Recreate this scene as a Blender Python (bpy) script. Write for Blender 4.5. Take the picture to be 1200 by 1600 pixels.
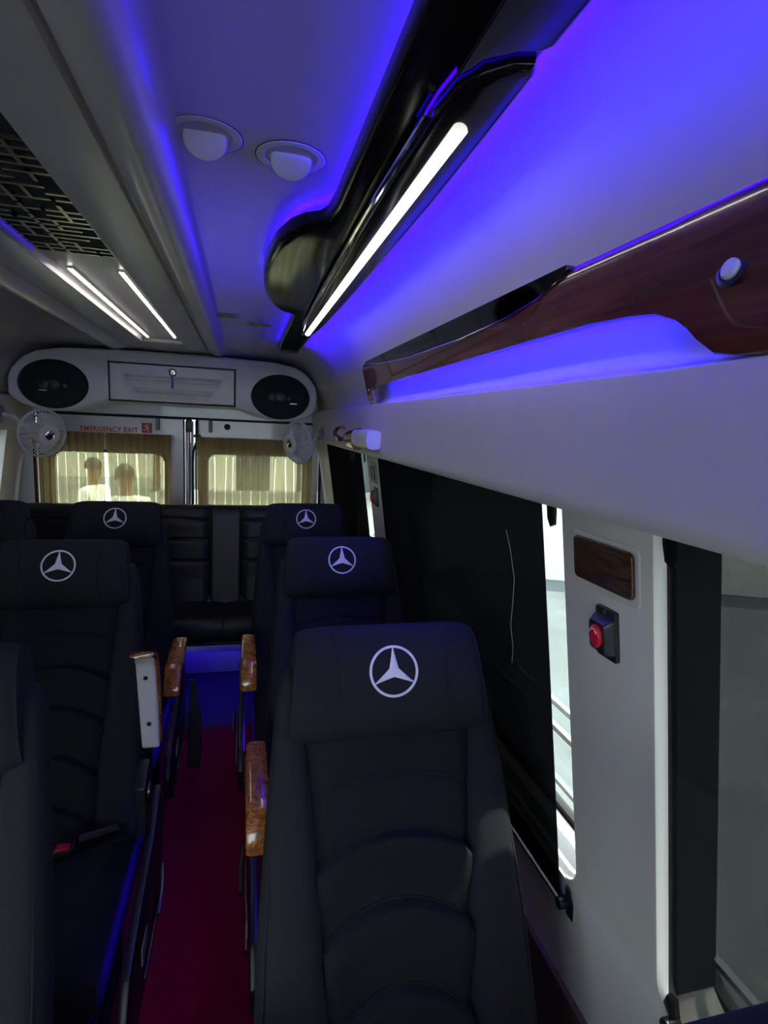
import bpy, bmesh, math, random
from mathutils import Vector, Matrix
random.seed(7)
for o in list(bpy.data.objects): bpy.data.objects.remove(o, do_unlink=True)
SC = bpy.context.scene
COL = SC.collection
PI = math.pi

# ------------------------------------------------------------------ camera, world, sun, exposure
cam = bpy.data.cameras.new('camera'); camo = bpy.data.objects.new('camera', cam); COL.objects.link(camo)
cam.sensor_fit = 'HORIZONTAL'; cam.sensor_width = 36.0; cam.lens = 870.0/1200.0*36.0
cam.clip_start = 0.02
_r = Vector((0.96915068, -0.24210215, 0.04618985)); _u = Vector((-0.00775337, 0.1573664, 0.98750985)); _f = Vector((0.24634699, 0.95740397, -0.15063465))
camo.matrix_world = Matrix(((_r.x, _u.x, -_f.x, 0), (_r.y, _u.y, -_f.y, 0), (_r.z, _u.z, -_f.z, 1.60), (0, 0, 0, 1)))
SC.camera = camo

world = bpy.data.worlds.new('sky'); SC.world = world; world.use_nodes = True
wn = world.node_tree.nodes; wl = world.node_tree.links
bg = wn['Background']; bg.inputs[0].default_value = (0.80, 0.90, 1.0, 1); bg.inputs[1].default_value = 6.5

sun = bpy.data.lights.new('sun', 'SUN'); sun.energy = 13.0; sun.angle = math.radians(1.0); sun.color = (1.0, 0.95, 0.84)
suno = bpy.data.objects.new('sun', sun); COL.objects.link(suno)
suno.rotation_euler = Vector((-0.40, -0.035, -0.92)).to_track_quat('-Z', 'Y').to_euler()

vs = SC.view_settings
vs.view_transform = 'Standard'; vs.look = 'None'; vs.exposure = 0.5; vs.gamma = 1.0; vs.use_curve_mapping = False

XC = -0.43                      # middle of the van
LED_WHITE = 6.5
LED_BLUE = 150.0
BLUE = (0.026, 0.0, 1.0)

# ------------------------------------------------------------------ materials
MATS = {}
def mat(name, col, rough=0.5, metal=0.0, var=0.08, scale=30.0, bump=0.0, bscale=None, coat=0.0, spec=0.5, detail=3.0):
    if name in MATS: return MATS[name]
    m = bpy.data.materials.new(name); m.use_nodes = True; MATS[name] = m
    n = m.node_tree.nodes; l = m.node_tree.links; b = n['Principled BSDF']
    b.inputs['Roughness'].default_value = rough; b.inputs['Metallic'].default_value = metal
    b.inputs['Coat Weight'].default_value = coat; b.inputs['Coat Roughness'].default_value = 0.04
    b.inputs['Specular IOR Level'].default_value = spec
    tc = n.new('ShaderNodeTexCoord'); nz = n.new('ShaderNodeTexNoise')
    nz.inputs['Scale'].default_value = scale; nz.inputs['Detail'].default_value = detail
    l.new(tc.outputs['Object'], nz.inputs['Vector'])
    r = n.new('ShaderNodeValToRGB')
    r.color_ramp.elements[0].position = 0.3; r.color_ramp.elements[1].position = 0.7
    r.color_ramp.elements[0].color = [max(0, c*(1-var)) for c in col] + [1]
    r.color_ramp.elements[1].color = [min(1, c*(1+var)) for c in col] + [1]
    l.new(nz.outputs['Fac'], r.inputs[0]); l.new(r.outputs[0], b.inputs['Base Color'])
    if bump:
        n2 = n.new('ShaderNodeTexNoise'); n2.inputs['Scale'].default_value = bscale or scale*8; n2.inputs['Detail'].default_value = 2
        l.new(tc.outputs['Object'], n2.inputs['Vector'])
        bp = n.new('ShaderNodeBump'); bp.inputs['Strength'].default_value = bump; bp.inputs['Distance'].default_value = 0.002
        l.new(n2.outputs['Fac'], bp.inputs['Height']); l.new(bp.outputs[0], b.inputs['Normal'])
    return m

def wood(name, c0, c1, scale, stretch, rough=0.12, coat=1.0, dist=3.0):
    m = bpy.data.materials.new(name); m.use_nodes = True; MATS[name] = m
    n = m.node_tree.nodes; l = m.node_tree.links; b = n['Principled BSDF']
    tc = n.new('ShaderNodeTexCoord'); mp = n.new('ShaderNodeMapping'); mp.inputs['Scale'].default_value = stretch
    nz = n.new('ShaderNodeTexNoise'); nz.inputs['Scale'].default_value = scale; nz.inputs['Detail'].default_value = 6; nz.inputs['Distortion'].default_value = dist
    l.new(tc.outputs['Object'], mp.inputs[0]); l.new(mp.outputs[0], nz.inputs['Vector'])
    r = n.new('ShaderNodeValToRGB'); r.color_ramp.elements[0].position = 0.35; r.color_ramp.elements[1].position = 0.65
    r.color_ramp.elements[0].color = (*c0, 1); r.color_ramp.elements[1].color = (*c1, 1)
    l.new(nz.outputs['Fac'], r.inputs[0]); l.new(r.outputs[0], b.inputs['Base Color'])
    b.inputs['Roughness'].default_value = rough; b.inputs['Coat Weight'].default_value = coat; b.inputs['Coat Roughness'].default_value = 0.03
    return m

def emit(name, col, strength):
    m = bpy.data.materials.new(name); m.use_nodes = True; MATS[name] = m
    n = m.node_tree.nodes; l = m.node_tree.links; n.remove(n['Principled BSDF'])
    e = n.new('ShaderNodeEmission'); e.inputs[0].default_value = (*col, 1); e.inputs[1].default_value = strength
    l.new(e.outputs[0], n['Material Output'].inputs[0]); return m

def sheer(name, col, see, fold_light=0.0, freq=90.0, trans=0.5, through=(1, 1, 1)):
    """cloth one can see through: woven threads (diffuse + translucent) with open gaps (transparent)"""
    m = bpy.data.materials.new(name); m.use_nodes = True; MATS[name] = m
    n = m.node_tree.nodes; l = m.node_tree.links; n.remove(n['Principled BSDF'])
    d = n.new('ShaderNodeBsdfDiffuse'); d.inputs[0].default_value = (*col, 1)
    t = n.new('ShaderNodeBsdfTranslucent'); t.inputs[0].default_value = (*col, 1)
    mx = n.new('ShaderNodeMixShader'); mx.inputs[0].default_value = trans
    l.new(d.outputs[0], mx.inputs[1]); l.new(t.outputs[0], mx.inputs[2])
    tr = n.new('ShaderNodeBsdfTransparent'); tr.inputs[0].default_value = (*through, 1)
    m2 = n.new('ShaderNodeMixShader')
    l.new(mx.outputs[0], m2.inputs[1]); l.new(tr.outputs[0], m2.inputs[2])
    tc = n.new('ShaderNodeTexCoord')
    nz = n.new('ShaderNodeTexNoise'); nz.inputs['Scale'].default_value = 400; l.new(tc.outputs['Object'], nz.inputs['Vector'])
    mr = n.new('ShaderNodeMapRange'); mr.inputs[3].default_value = see*0.8; mr.inputs[4].default_value = see*1.2
    l.new(nz.outputs['Fac'], mr.inputs[0])
    fac = mr.outputs[0]
    if fold_light:
        sx = n.new('ShaderNodeSeparateXYZ'); l.new(tc.outputs['UV'], sx.inputs[0])
        def mth(op, a, b):
            q = n.new('ShaderNodeMath'); q.operation = op
            for i, v in enumerate((a, b)):
                if isinstance(v, (int, float)): q.inputs[i].default_value = v
                else: l.new(v, q.inputs[i])
            return q.outputs[0]
        fr = mth('FRACT', mth('MULTIPLY', sx.outputs[0], freq), 0)
        st = mth('MULTIPLY', mth('LESS_THAN', fr, 0.09), mth('GREATER_THAN', sx.outputs[1], 0.185))
        fac = mth('ADD', fac, mth('MULTIPLY', st, fold_light))  # bright daylight lines between the folds, put into the transparency as stripes
    l.new(fac, m2.inputs[0])
    l.new(m2.outputs[0], n['Material Output'].inputs[0]); return m

def glass(name, tint, refl=0.06):
    m = bpy.data.materials.new(name); m.use_nodes = True; MATS[name] = m
    n = m.node_tree.nodes; l = m.node_tree.links; n.remove(n['Principled BSDF'])
    t = n.new('ShaderNodeBsdfTransparent'); t.inputs[0].default_value = (*tint, 1)
    g = n.new('ShaderNodeBsdfGlossy'); g.inputs['Roughness'].default_value = 0.02
    mx = n.new('ShaderNodeMixShader'); mx.inputs[0].default_value = refl
    l.new(t.outputs[0], mx.inputs[1]); l.new(g.outputs[0], mx.inputs[2]); l.new(mx.outputs[0], n['Material Output'].inputs[0]); return m

def carpet_mat():
    m = mat('red_carpet', (0.32, 0.006, 0.060), 0.95, var=0.35, scale=420, bump=1.0, bscale=900, spec=0.1)
    return m

WALL = mat('ivory_panel', (0.58, 0.54, 0.515), 0.42, var=0.02, scale=6, bump=0.05, bscale=600)
CEIL = mat('ceiling_panel', (0.50, 0.475, 0.475), 0.28, var=0.02, scale=6, bump=0.05, bscale=600)
WHITE = mat('white_plastic', (0.68, 0.66, 0.66), 0.35, var=0.02, scale=20)
DOORP = mat('door_paint', (0.60, 0.58, 0.64), 0.3, var=0.02, scale=10, coat=0.3)
TRIMB = mat('brown_lower_trim', (0.10, 0.065, 0.05), 0.7, var=0.15, scale=40)
FAB = mat('navy_black_fabric', (0.0115, 0.012, 0.015), 0.82, var=0.15, scale=250, bump=0.35, bscale=900, spec=0.3)
FABC = mat('charcoal_quilted_fabric', (0.0098, 0.0104, 0.0128), 0.85, var=0.15, scale=250, bump=0.35, bscale=900, spec=0.25)
VINYL = mat('black_vinyl', (0.016, 0.017, 0.018), 0.45, var=0.1, scale=60, bump=0.15, bscale=500)
THREAD = mat('seam_thread', (0.008, 0.008, 0.010), 0.9)
EMB = mat('silver_embroidery', (0.78, 0.76, 0.82), 0.6, var=0.06, scale=600, bump=0.3, bscale=1200)
BLKP = mat('black_plastic', (0.014, 0.014, 0.016), 0.38, var=0.1, scale=60)
GREYP = mat('grey_plastic', (0.25, 0.26, 0.28), 0.4, var=0.05, scale=40)
STEEL = mat('satin_steel', (0.28, 0.28, 0.29), 0.3, metal=1.0, var=0.06, scale=40)
CHROME = mat('chrome', (0.85, 0.85, 0.86), 0.06, metal=1.0, var=0.02, scale=20)
GLOSSB = mat('piano_black', (0.010, 0.008, 0.009), 0.10, var=0.1, scale=20, spec=0.4)
BURG = wood('burgundy_gloss_wood', (0.085, 0.021, 0.017), (0.17, 0.048, 0.034), 26, (0.6, 0.15, 2.5), rough=0.2, coat=1.0, dist=0.6)
BURL = wood('burl_wood', (0.19, 0.050, 0.006), (0.60, 0.22, 0.035), 38, (1, 1, 1), rough=0.2, coat=1.0, dist=2.5)
DWOOD = wood('dark_walnut', (0.030, 0.013, 0.008), (0.085, 0.040, 0.022), 40, (0.4, 0.4, 3.0), rough=0.2, coat=0.6, dist=0.6)
CARPET = carpet_mat()
MAT_F = mat('dark_floor_vinyl', (0.02, 0.02, 0.035), 0.6, var=0.2, scale=40)
GRILLE = mat('speaker_cloth', (0.004, 0.004, 0.007), 0.7, var=0.3, scale=300, bump=0.5, bscale=900)
CURT = sheer('beige_sheer_curtain', (0.36, 0.26, 0.135), 0.20, fold_light=0.6, freq=1.0, trans=0.25, through=(1.0, 0.89, 0.62))
SHADE = sheer('black_shade_cloth', (0.012, 0.012, 0.014), 0.04, trans=0.01)
SHADEN = sheer('black_mesh_shade', (0.014, 0.014, 0.016), 0.26, trans=0.2)
GLASS = glass('green_tinted_glass', (0.68, 0.705, 0.68))
GLASSR = glass('clear_rear_glass', (0.80, 0.86, 0.80), 0.05)
GLASSF = glass('dark_windscreen_glass', (0.86, 0.88, 0.86), 0.06)
LEDW = emit('white_led', (1.0, 0.97, 0.88), LED_WHITE)
LEDB = emit('blue_led', BLUE, LED_BLUE*1.7)
LEDBS = emit('soft_blue_led', BLUE, LED_BLUE*0.17)
LEDBR = emit('slot_blue_led', (0.010, 0, 1), LED_BLUE*0.5)
LEDBU = emit('seat_blue_led', BLUE, LED_BLUE*0.08)
LEDBB = emit('bench_blue_led', BLUE, LED_BLUE*0.20)
LEDBX = emit('faint_blue_led', BLUE, LED_BLUE*0.02)
RED = mat('red_button_plastic', (0.55, 0.010, 0.035), 0.35, var=0.05)
REDP = mat('red_print', (0.50, 0.05, 0.03), 0.6, var=0.05)
WHP = mat('white_print', (0.75, 0.72, 0.72), 0.6, var=0.02)
SEAL = mat('black_rubber', (0.010, 0.010, 0.012), 0.7)
MIRR = mat('smoked_mirror', (0.12, 0.12, 0.15), 0.05, metal=1.0, var=0.05)
GOLD = mat('brass_edge', (0.30, 0.29, 0.26), 0.20, metal=1.0, var=0.05, scale=60)

# ------------------------------------------------------------------ mesh helpers
def children_kind(o, kind): o['kind'] = kind; return o
def tag(o, label, cat, group=None, kind=None):
    o['label'] = label; o['category'] = cat
    if group: o['group'] = group
    if kind: o['kind'] = kind
    return o
def thing(name, label, cat, loc=(0, 0, 0), group=None):
    o = bpy.data.objects.new(name, None); COL.objects.link(o); o.location = loc
    return tag(o, label, cat, group)
def struct(o): o['kind'] = 'structure'; return o

class MB:
    def __init__(s): s.v = []; s.f = []
    def add(s, vs, fs):
        k = len(s.v); s.v += [tuple(p) for p in vs]; s.f += [tuple(i+k for i in f) for f in fs]; return s
    def box(s, c, d, M=None):
        x, y, z = c; a, b, h = d[0]/2, d[1]/2, d[2]/2
        P = [Vector((sx*a, sy*b, sz*h)) for sz in (-1, 1) for sy in (-1, 1) for sx in (-1, 1)]
        P = [(M @ p if M else p) + Vector(c) for p in P]
        return s.add(P, [(0, 2, 3, 1), (4, 5, 7, 6), (0, 1, 5, 4), (2, 6, 7, 3), (0, 4, 6, 2), (1, 3, 7, 5)])
    def loft(s, rings, closed=True, cap=True, loop=False):
        n = len(rings[0]); V = [p for r in rings for p in r]; F = []
        R = len(rings)
        for i in range(R if loop else R-1):
            j = (i+1) % R
            for k in range(n if closed else n-1):
                F.append((i*n+k, i*n+(k+1) % n, j*n+(k+1) % n, j*n+k))
        if cap and closed and not loop:
            F.append(tuple(reversed(range(n)))); F.append(tuple((R-1)*n+k for k in range(n)))
        return s.add(V, F)
    def tube(s, path, r, n=8, loop=False, cap=True):
        P = [Vector(p) for p in path]; rings = []
        rr = r if isinstance(r, (list, tuple)) else [r]*len(P)
        up = None
        for i, p in enumerate(P):
            if loop: t = P[(i+1) % len(P)] - P[i-1]
            else: t = P[min(i+1, len(P)-1)] - P[max(i-1, 0)]
            t.normalize()
            if up is None:
                up = t.cross(Vector((0, 0, 1)))
                if up.length < 1e-3: up = t.cross(Vector((1, 0, 0)))
                up.normalize()
            else:
                up = up - t*up.dot(t)
                if up.length < 1e-6: up = t.orthogonal()
                up.normalize()
            w = t.cross(up)
            rings.append([p + (up*math.cos(2*PI*k/n) + w*math.sin(2*PI*k/n))*rr[i] for k in range(n)])
        return s.loft(rings, cap=cap, loop=loop)
    def prism(s, pts, fn, d0, d1):
        """polygon pts (a,b); fn(a,b,d)->3d"""
        n = len(pts)
        V = [fn(a, b, d0) for a, b in pts] + [fn(a, b, d1) for a, b in pts]
        F = [tuple(range(n)), tuple(reversed(range(n, 2*n)))] + [(k, (k+1) % n, n+(k+1) % n, n+k) for k in range(n)]
        return s.add(V, F)
    def ring_prism(s, outer, inner, fn, d0, d1):
        n = len(outer)
        V = [fn(a, b, d) for d in (d0, d1) for pts in (outer, inner) for a, b in pts]
        F = []
        for k in range(n):
            j = (k+1) % n
            F += [(k, j, n+j, n+k), (2*n+k, 3*n+k, 3*n+j, 2*n+j), (k, 2*n+k, 2*n+j, j), (n+k, n+j, 3*n+j, 3*n+k)]
        return s.add(V, F)
    def build(s, name, m, parent=None, smooth=35, bevel=0, seg=2, tri=False):
        me = bpy.data.meshes.new(name); me.from_pydata(s.v, [], s.f)
        bm = bmesh.new(); bm.from_mesh(me)
        bmesh.ops.recalc_face_normals(bm, faces=bm.faces)
        if bevel:
            es = [e for e in bm.edges if len(e.link_faces) == 2 and e.calc_face_angle(0) > math.radians(40)]
            bmesh.ops.bevel(bm, geom=es, offset=bevel, segments=seg, affect='EDGES', profile=0.5, clamp_overlap=True)
        if tri: bmesh.ops.triangulate(bm, faces=[f for f in bm.faces if len(f.verts) > 4])
        bm.to_mesh(me); bm.free()
        me.materials.append(m)
        if smooth:
            for p in me.polygons: p.use_smooth = True
            me.set_sharp_from_angle(angle=math.radians(smooth))
        o = bpy.data.objects.new(name, me); COL.objects.link(o)
        if parent: o.parent = parent
        return o

def rb(name, c, d, r, m, parent=None, seg=3, M=None):
    b = MB(); b.box(c, d, M); return b.build(name, m, parent, bevel=r, seg=seg)

def sgnp(c, e): return math.copysign(abs(c)**e, c)
def superell(a, b, e, n):
    return [(a*sgnp(math.cos(2*PI*k/n), 2/e), b*sgnp(math.sin(2*PI*k/n), 2/e)) for k in range(n)]
def rrect(x0, x1, y0, y1, r, n=6):
    P = []
    for cx, cy, a0 in ((x1-r, y1-r, 0), (x0+r, y1-r, 90), (x0+r, y0+r, 180), (x1-r, y0+r, 270)):
        for k in range(n+1):
            a = math.radians(a0 + 90*k/n); P.append((cx+r*math.cos(a), cy+r*math.sin(a)))
    return P
def rect_like(x0, x1, y0, y1, n=6):
    """rectangle with as many points as rrect, matching corner order"""
    P = []
    for cx, cy, a0 in ((x1, y1, 0), (x0, y1, 90), (x0, y0, 180), (x1, y0, 270)):
        P += [(cx, cy)]*(n+1)
    return P
def interp(tab, x):
    if x <= tab[0][0]: return tab[0][1]
    for (a, va), (b, vb) in zip(tab, tab[1:]):
        if x <= b: return va + (vb-va)*(x-a)/(b-a)
    return tab[-1][1]
def smooth01(t): t = max(0, min(1, t)); return t*t*(3-2*t)
def offset_poly(P, d):
    """move a closed polygon inwards by d (counter-clockwise or clockwise)"""
    A = sum(P[i-1][0]*P[i][1]-P[i][0]*P[i-1][1] for i in range(len(P)))
    s = 1 if A > 0 else -1; Q = []
    for i in range(len(P)):
        p0, p, p1 = Vector(P[i-1]), Vector(P[i]), Vector(P[(i+1) % len(P)])
        e0 = (p-p0).normalized(); e1 = (p1-p).normalized()
        n0 = Vector((-e0.y, e0.x))*s; n1 = Vector((-e1.y, e1.x))*s
        b = n0+n1
        b = b/max(0.35, b.length_squared/2) if b.length > 1e-6 else n0
        Q.append(tuple(p + b*d))
    return Q

# ------------------------------------------------------------------ setting: floor, ceiling, walls
Y0, Y1 = -2.0, 4.25
def W(z): return 0.54 + 0.15*(1.47-z) if z > 0.69 else 0.657 + 0.08*(0.69-z)
def mir(p): return (2*XC - p[0], p[1], p[2])

b = MB(); b.box((XC, (Y0+Y1)/2, -0.05), (2.36, Y1-Y0+0.3, 0.10)); floor = struct(b.build('floor', MAT_F))
b = MB(); b.box((-0.115, 0.45, 0.006), (0.50, 4.76, 0.010)); struct(b.build('floor_carpet', CARPET, floor, bevel=0.003))

half = [(0.25, 2.012), (0.06, 2.012), (-0.092, 2.011), (-0.103, 2.006), (-0.113, 1.993), (-0.124, 1.976), (-0.136, 1.967), (-0.150, 1.965), (-0.163, 1.968),
        (-0.178, 1.979), (-0.192, 1.991), (-0.200, 1.997), (-0.2045, 2.006), (-0.209, 2.006), (-0.2135, 1.997), (-0.318, 1.997), (-0.324, 2.000), (-0.327, 2.027), (-0.43, 2.028)]
prof = half + [(2*XC-x, z) for x, z in reversed(half[:-1])]
b = MB(); b.loft([[(x, y, z + (max(z, 2.006)-z)*f_) for x, z in prof] for y, f_ in ((Y0, 0), (0, 0), (1, 0), (2, 0), (3, 0), (3.50, 0), (3.62, 0.3), (3.72, 0.75), (3.78, 1), (Y1, 1))], closed=False)
ceiling = struct(b.build('ceiling', CEIL, smooth=50))
b = MB(); b.box((XC, (Y0+Y1)/2, 2.12), (2.0, Y1-Y0+0.2, 0.04)); struct(b.build('roof_skin', WHITE, ceiling))
# closing step of the inset behind the ceiling lights, in front of the cabinet
rb('inset_end_panel', (XC, 3.59, 2.016), (0.21, 0.40, 0.03), 0.008, CEIL, ceiling)

WIN = [(-1.55, 0.63), (0.86, 2.19), (2.47, 3.62)]        # window openings along Y (both sides)
WINL = [(-1.55, 0.63), (0.86, 2.19), (2.47, 3.90)]
ZS, ZT = 0.69, 1.53
up_prof = [(0.72, 1.56), (0.64, 1.535), (0.545, 1.500), (0.528, 1.486), (0.518, 1.479), (0.508, 1.480), (0.503, 1.488), (0.502, 1.505), (0.505, 1.56), (0.508, 1.62), (0.5085, 1.684), (0.5095, 1.688), (0.513, 1.690), (0.534, 1.694),
           (0.540, 1.698), (0.543, 1.708), (0.540, 1.74), (0.530, 1.78), (0.506, 1.81), (0.481, 1.836), (0.476, 1.849), (0.468, 1.872), (0.455, 1.900), (0.436, 1.930), (0.408, 1.958), (0.372, 1.981), (0.335, 1.996), (0.295, 2.007), (0.25, 2.012)]
def side_wall(sgn, name):
    T = (lambda p: p) if sgn > 0 else mir
    # lower panel under the windows
    b = MB()
    zz = [0.0, 0.25, 0.44, 0.60, ZS]
    b.loft([[T((W(z), y, z)) for z in zz] + [T((W(z)+0.10, y, z)) for z in reversed(zz)] for y in (Y0, Y1)])
    w = struct(b.build(name, WALL))
    b = MB(); b.loft([[T((W(z)-0.012, y, z)) for z in (0.002, 0.2, 0.43, 0.44)] + [T((W(z)+0.02, y, z)) for z in (0.44, 0.43, 0.2, 0.002)] for y in (Y0+0.02, Y1-0.05)])
    b.build('lower_trim', TRIMB, w, bevel=0.004)
    # upper panel with the light trough
    b = MB(); b.loft([[T((x, y, z)) for x, z in up_prof] for y in (Y0, 0, 1, 2, 3, Y1)], closed=False)
    b.build('upper_panel', WALL, w, smooth=50)
    b = MB(); b.box(T((0.70, (Y0+Y1)/2, 1.83)), (0.06, Y1-Y0, 0.62)); b.build('outer_skin', WHITE, w)
    # pillars with rounded feet
    edges = [Y0] + [e for a in (WIN if sgn > 0 else WINL) for e in a] + [Y1]
    R = 0.06
    for k in range(0, len(edges), 2):
        a, c = edges[k], edges[k+1]
        P = []
        if k > 0: P += [(a-R, ZS-0.012), (a-R, ZS)] + [(a-R+R*math.sin(t), ZS+R-R*math.cos(t)) for t in [PI/2*i/8 for i in range(1, 9)]] 
        else: P += [(a, ZS-0.012)]
        P += [(a, 0.9), (a, 1.1), (a, 1.3), (a, ZT), (c, ZT), (c, 1.3), (c, 1.1), (c, 0.9)]
        if k < len(edges)-2: P += [(c+R-R*math.sin(t), ZS+R-R*math.cos(t)) for t in [PI/2*i/8 for i in range(8, 0, -1)]] + [(c+R, ZS), (c+R, ZS-0.012)]
        else: P += [(c, ZS-0.012)]
        b = MB(); b.prism(P, lambda y, z, d: T((W(z)+d, y, z)), 0.0, 0.105)
        b.build('pillar', WALL, w, bevel=0.006 if k else 0, tri=True)
    return w
wall_right = side_wall(1, 'wall_right')
wall_left = side_wall(-1, 'wall_left')

def windows(sgn, n0):
    T = (lambda p: p) if sgn > 0 else mir
    for i, (a, c) in enumerate(WIN if sgn > 0 else WINL):
        fn = lambda y, z, d: T((W(z)+d, y, z))
        b = MB(); b.ring_prism(rect_like(a-0.05, c+0.05, ZS-0.04, ZT+0.01), rrect(a+0.02, c-(-0.012 if i == 0 else 0.03), ZS+0.015, ZT-0.055, 0.05), fn, 0.106, 0.125)
        fr = struct(b.build('window_%d' % (n0+i), SEAL))
        b = MB(); b.prism([(a-0.04, ZS-0.03), (c+0.04, ZS-0.03), (c+0.04, ZT), (a-0.04, ZT)], fn, 0.113, 0.118)
        b.build('pane', GLASS, fr, smooth=0)
        b = MB()
        for z in (0.765,): b.prism([(a-0.02, z), (c+0.02, z), (c+0.02, z+0.012), (a-0.02, z+0.012)], fn, 0.098, 0.112)
        b.build('sliding_track', STEEL, fr)
        if i == 0:
            b = MB(); b.prism([(c-0.010, 0.72), (c-0.001, 0.72), (c-0.001, 1.51), (c-0.010, 1.51)], fn, 0.030, 0.105); b.build('jamb_seal', SEAL, fr)
windows(1, 1); windows(-1, 4)

# rear wall and rear doors
fy = lambda x, z, d: (x, 4.25+d, z)
b = MB(); b.ring_prism(rect_like(XC-1.22, XC+1.22, -0.08, 2.14), rect_like(-1.37, 0.575, 0.02, 1.60), fy, 0.0, 0.08)
wall_rear = struct(b.build('wall_rear', DOORP))
b = MB(); b.ring_prism(rect_like(-1.375, 0.58, 0.015, 1.605), rect_like(-1.355, 0.56, 0.035, 1.588), fy, -0.014, 0.006); b.build('door_seal', SEAL, wall_rear)
def rear_door(name, x0, x1, wx0, wx1, wt):
    b = MB(); b.ring_prism(rect_like(x0, x1, 0.03, 1.588), rrect(wx0, wx1, 0.80, wt, 0.06), fy, 0.01, 0.055)
    d = struct(b.build(name, DOORP))
    b = MB(); b.ring_prism(rrect(wx0-0.022, wx1+0.022, 0.778, wt+0.022, 0.07), rrect(wx0, wx1, 0.80, wt, 0.06), fy, 0.0, 0.012); b.build('window_seal', SEAL, d)
    b = MB(); b.prism(rrect(wx0-0.01, wx1+0.01, 0.79, wt+0.01, 0.06), fy, 0.030, 0.036); b.build('pane', GLASSR, d, smooth=0)
    return d
door1 = rear_door('door_1', -1.352, -0.405, -1.25, -0.545, 1.335)
door2 = rear_door('door_2', -0.318, 0.558, -0.245, 0.437, 1.345)
# centre posts between the doors
for x, w_ in ((-0.388, 0.022), (-0.352, 0.020)):
    rb('centre_post', (x, 4.238, 0.80), (w_, 0.05, 1.56), 0.006, DOORP, wall_rear)
for x in (-0.408, -0.370, -0.327):
    rb('post_seal', (x, 4.232, 0.80), (0.010, 0.03, 1.57), 0.003, SEAL, wall_rear)
rb('latch', (-0.372, 4.225, 1.545), (0.040, 0.04, 0.09), 0.006, BLKP, door1)
b = MB(); b.tube([(-0.318, 4.205, 1.60), (-0.318, 4.205, 1.49), (-0.322, 4.205, 1.43), (-0.343, 4.205, 1.37), (-0.347, 4.205, 1.30), (-0.347, 4.205, 0.60)], 0.0085, 8)
b.build('black_rod', BLKP, door2)
rb('rod_clamp', (-0.318, 4.215, 1.475), (0.045, 0.03, 0.022), 0.004, BLKP, door2)
for x, d in ((-0.585, door1), (-0.228, door2)):
    rb('hinge', (x, 4.24, 1.545), (0.026, 0.024, 0.085), 0.008, GREYP, d)
b = MB(); b.loft([[(-0.112+0.022*math.cos(t*PI/10)*q, 4.252-e, 1.548+0.022*math.sin(t*PI/10)*q) for t in range(20)] for q, e in ((1, 0), (1, 0.006), (0.8, 0.010))]); b.build('round_plug', SEAL, door2)
# thin moulding lines in the door head
rb('head_moulding', (-0.86, 4.245, 1.592), (0.95, 0.03, 0.012), 0.003, SEAL, wall_rear)

# front wall with windscreen behind the camera
b = MB(); b.ring_prism(rect_like(XC-1.22, XC+1.22, -0.08, 2.14), rrect(XC-0.95, XC+0.95, 0.80, 1.85, 0.08), lambda x, z, d: (x, Y0-d, z), 0.0, 0.06)
wall_front = struct(b.build('wall_front', GREYP))
b = MB(); b.prism(rrect(XC-0.97, XC+0.97, 0.78, 1.87, 0.08), lambda x, z, d: (x, Y0-d, z), 0.02, 0.026); pane = struct(b.build('window_7', GLASSF, smooth=0))

# ------------------------------------------------------------------ pieces of the ceiling
# ceiling LED strips
for x, y0, y1, lab in ((-0.502, 1.92, 3.33, 'left white LED light strip in the ceiling inset behind the lattice panel'), (-0.358, 1.90, 3.27, 'right white LED light strip in the ceiling inset behind the lattice panel')):
    t = thing('ceiling_light_strip', lab, 'light strip', (x, (y0+y1)/2, 2.026), 'ceiling inset light strips')
    L = y1-y0
    rb('channel', (0, 0, -0.001), (0.020, L, 0.006), 0.001, WHITE, t)
    b = MB(); b.loft([[(0.0065*math.cos(a), y, -0.004-0.005*math.sin(a)) for a in [PI*k/8 for k in range(9)]] for y in (-L/2+0.002, L/2-0.002)]); b.build('diffuser', LEDW, t)
# lattice panel
lat = thing('lattice_panel', 'dark mirrored lattice panel with cut rectangular maze in the ceiling inset', 'ceiling panel', (XC, 1.0, 2.0265))
rb('backing', (0, 0, -0.002), (0.196, 1.46, 0.004), 0.0, SEAL, lat)
b = MB()
random.seed(11)
xs = [-0.095 + 0.19*k/5 for k in range(6)]; ys = [-0.725 + 1.45*k/44 for k in range(45)]
wv = 0.0085
for j in range(45):
    k = 0
    while k < 5:
        n = random.choice((1, 2, 2, 3)); n = min(n, 5-k)
        if random.random() < 0.68 or j in (0, 44):
            b.box(((xs[k]+xs[k+n])/2, ys[j], -0.006), (xs[k+n]-xs[k]+wv, wv*1.1, 0.004))
        k += n
for k in range(6):
    j = 0
    while j < 44:
        n = random.choice((1, 1, 2, 2, 3)); n = min(n, 44-j)
        if random.random() < 0.45 or k in (0, 5):
            b.box((xs[k], (ys[j]+ys[j+n])/2, -0.006), (wv, ys[j+n]-ys[j]+wv, 0.0044))
        j += n
b.build('lattice', GOLD, lat, smooth=0)
for sx in (-1, 1):
    rb('blue_led_strip', (sx*0.1005, 0, -0.004), (0.002, 1.45, 0.003), 0.0, LEDBX, lat)

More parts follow.
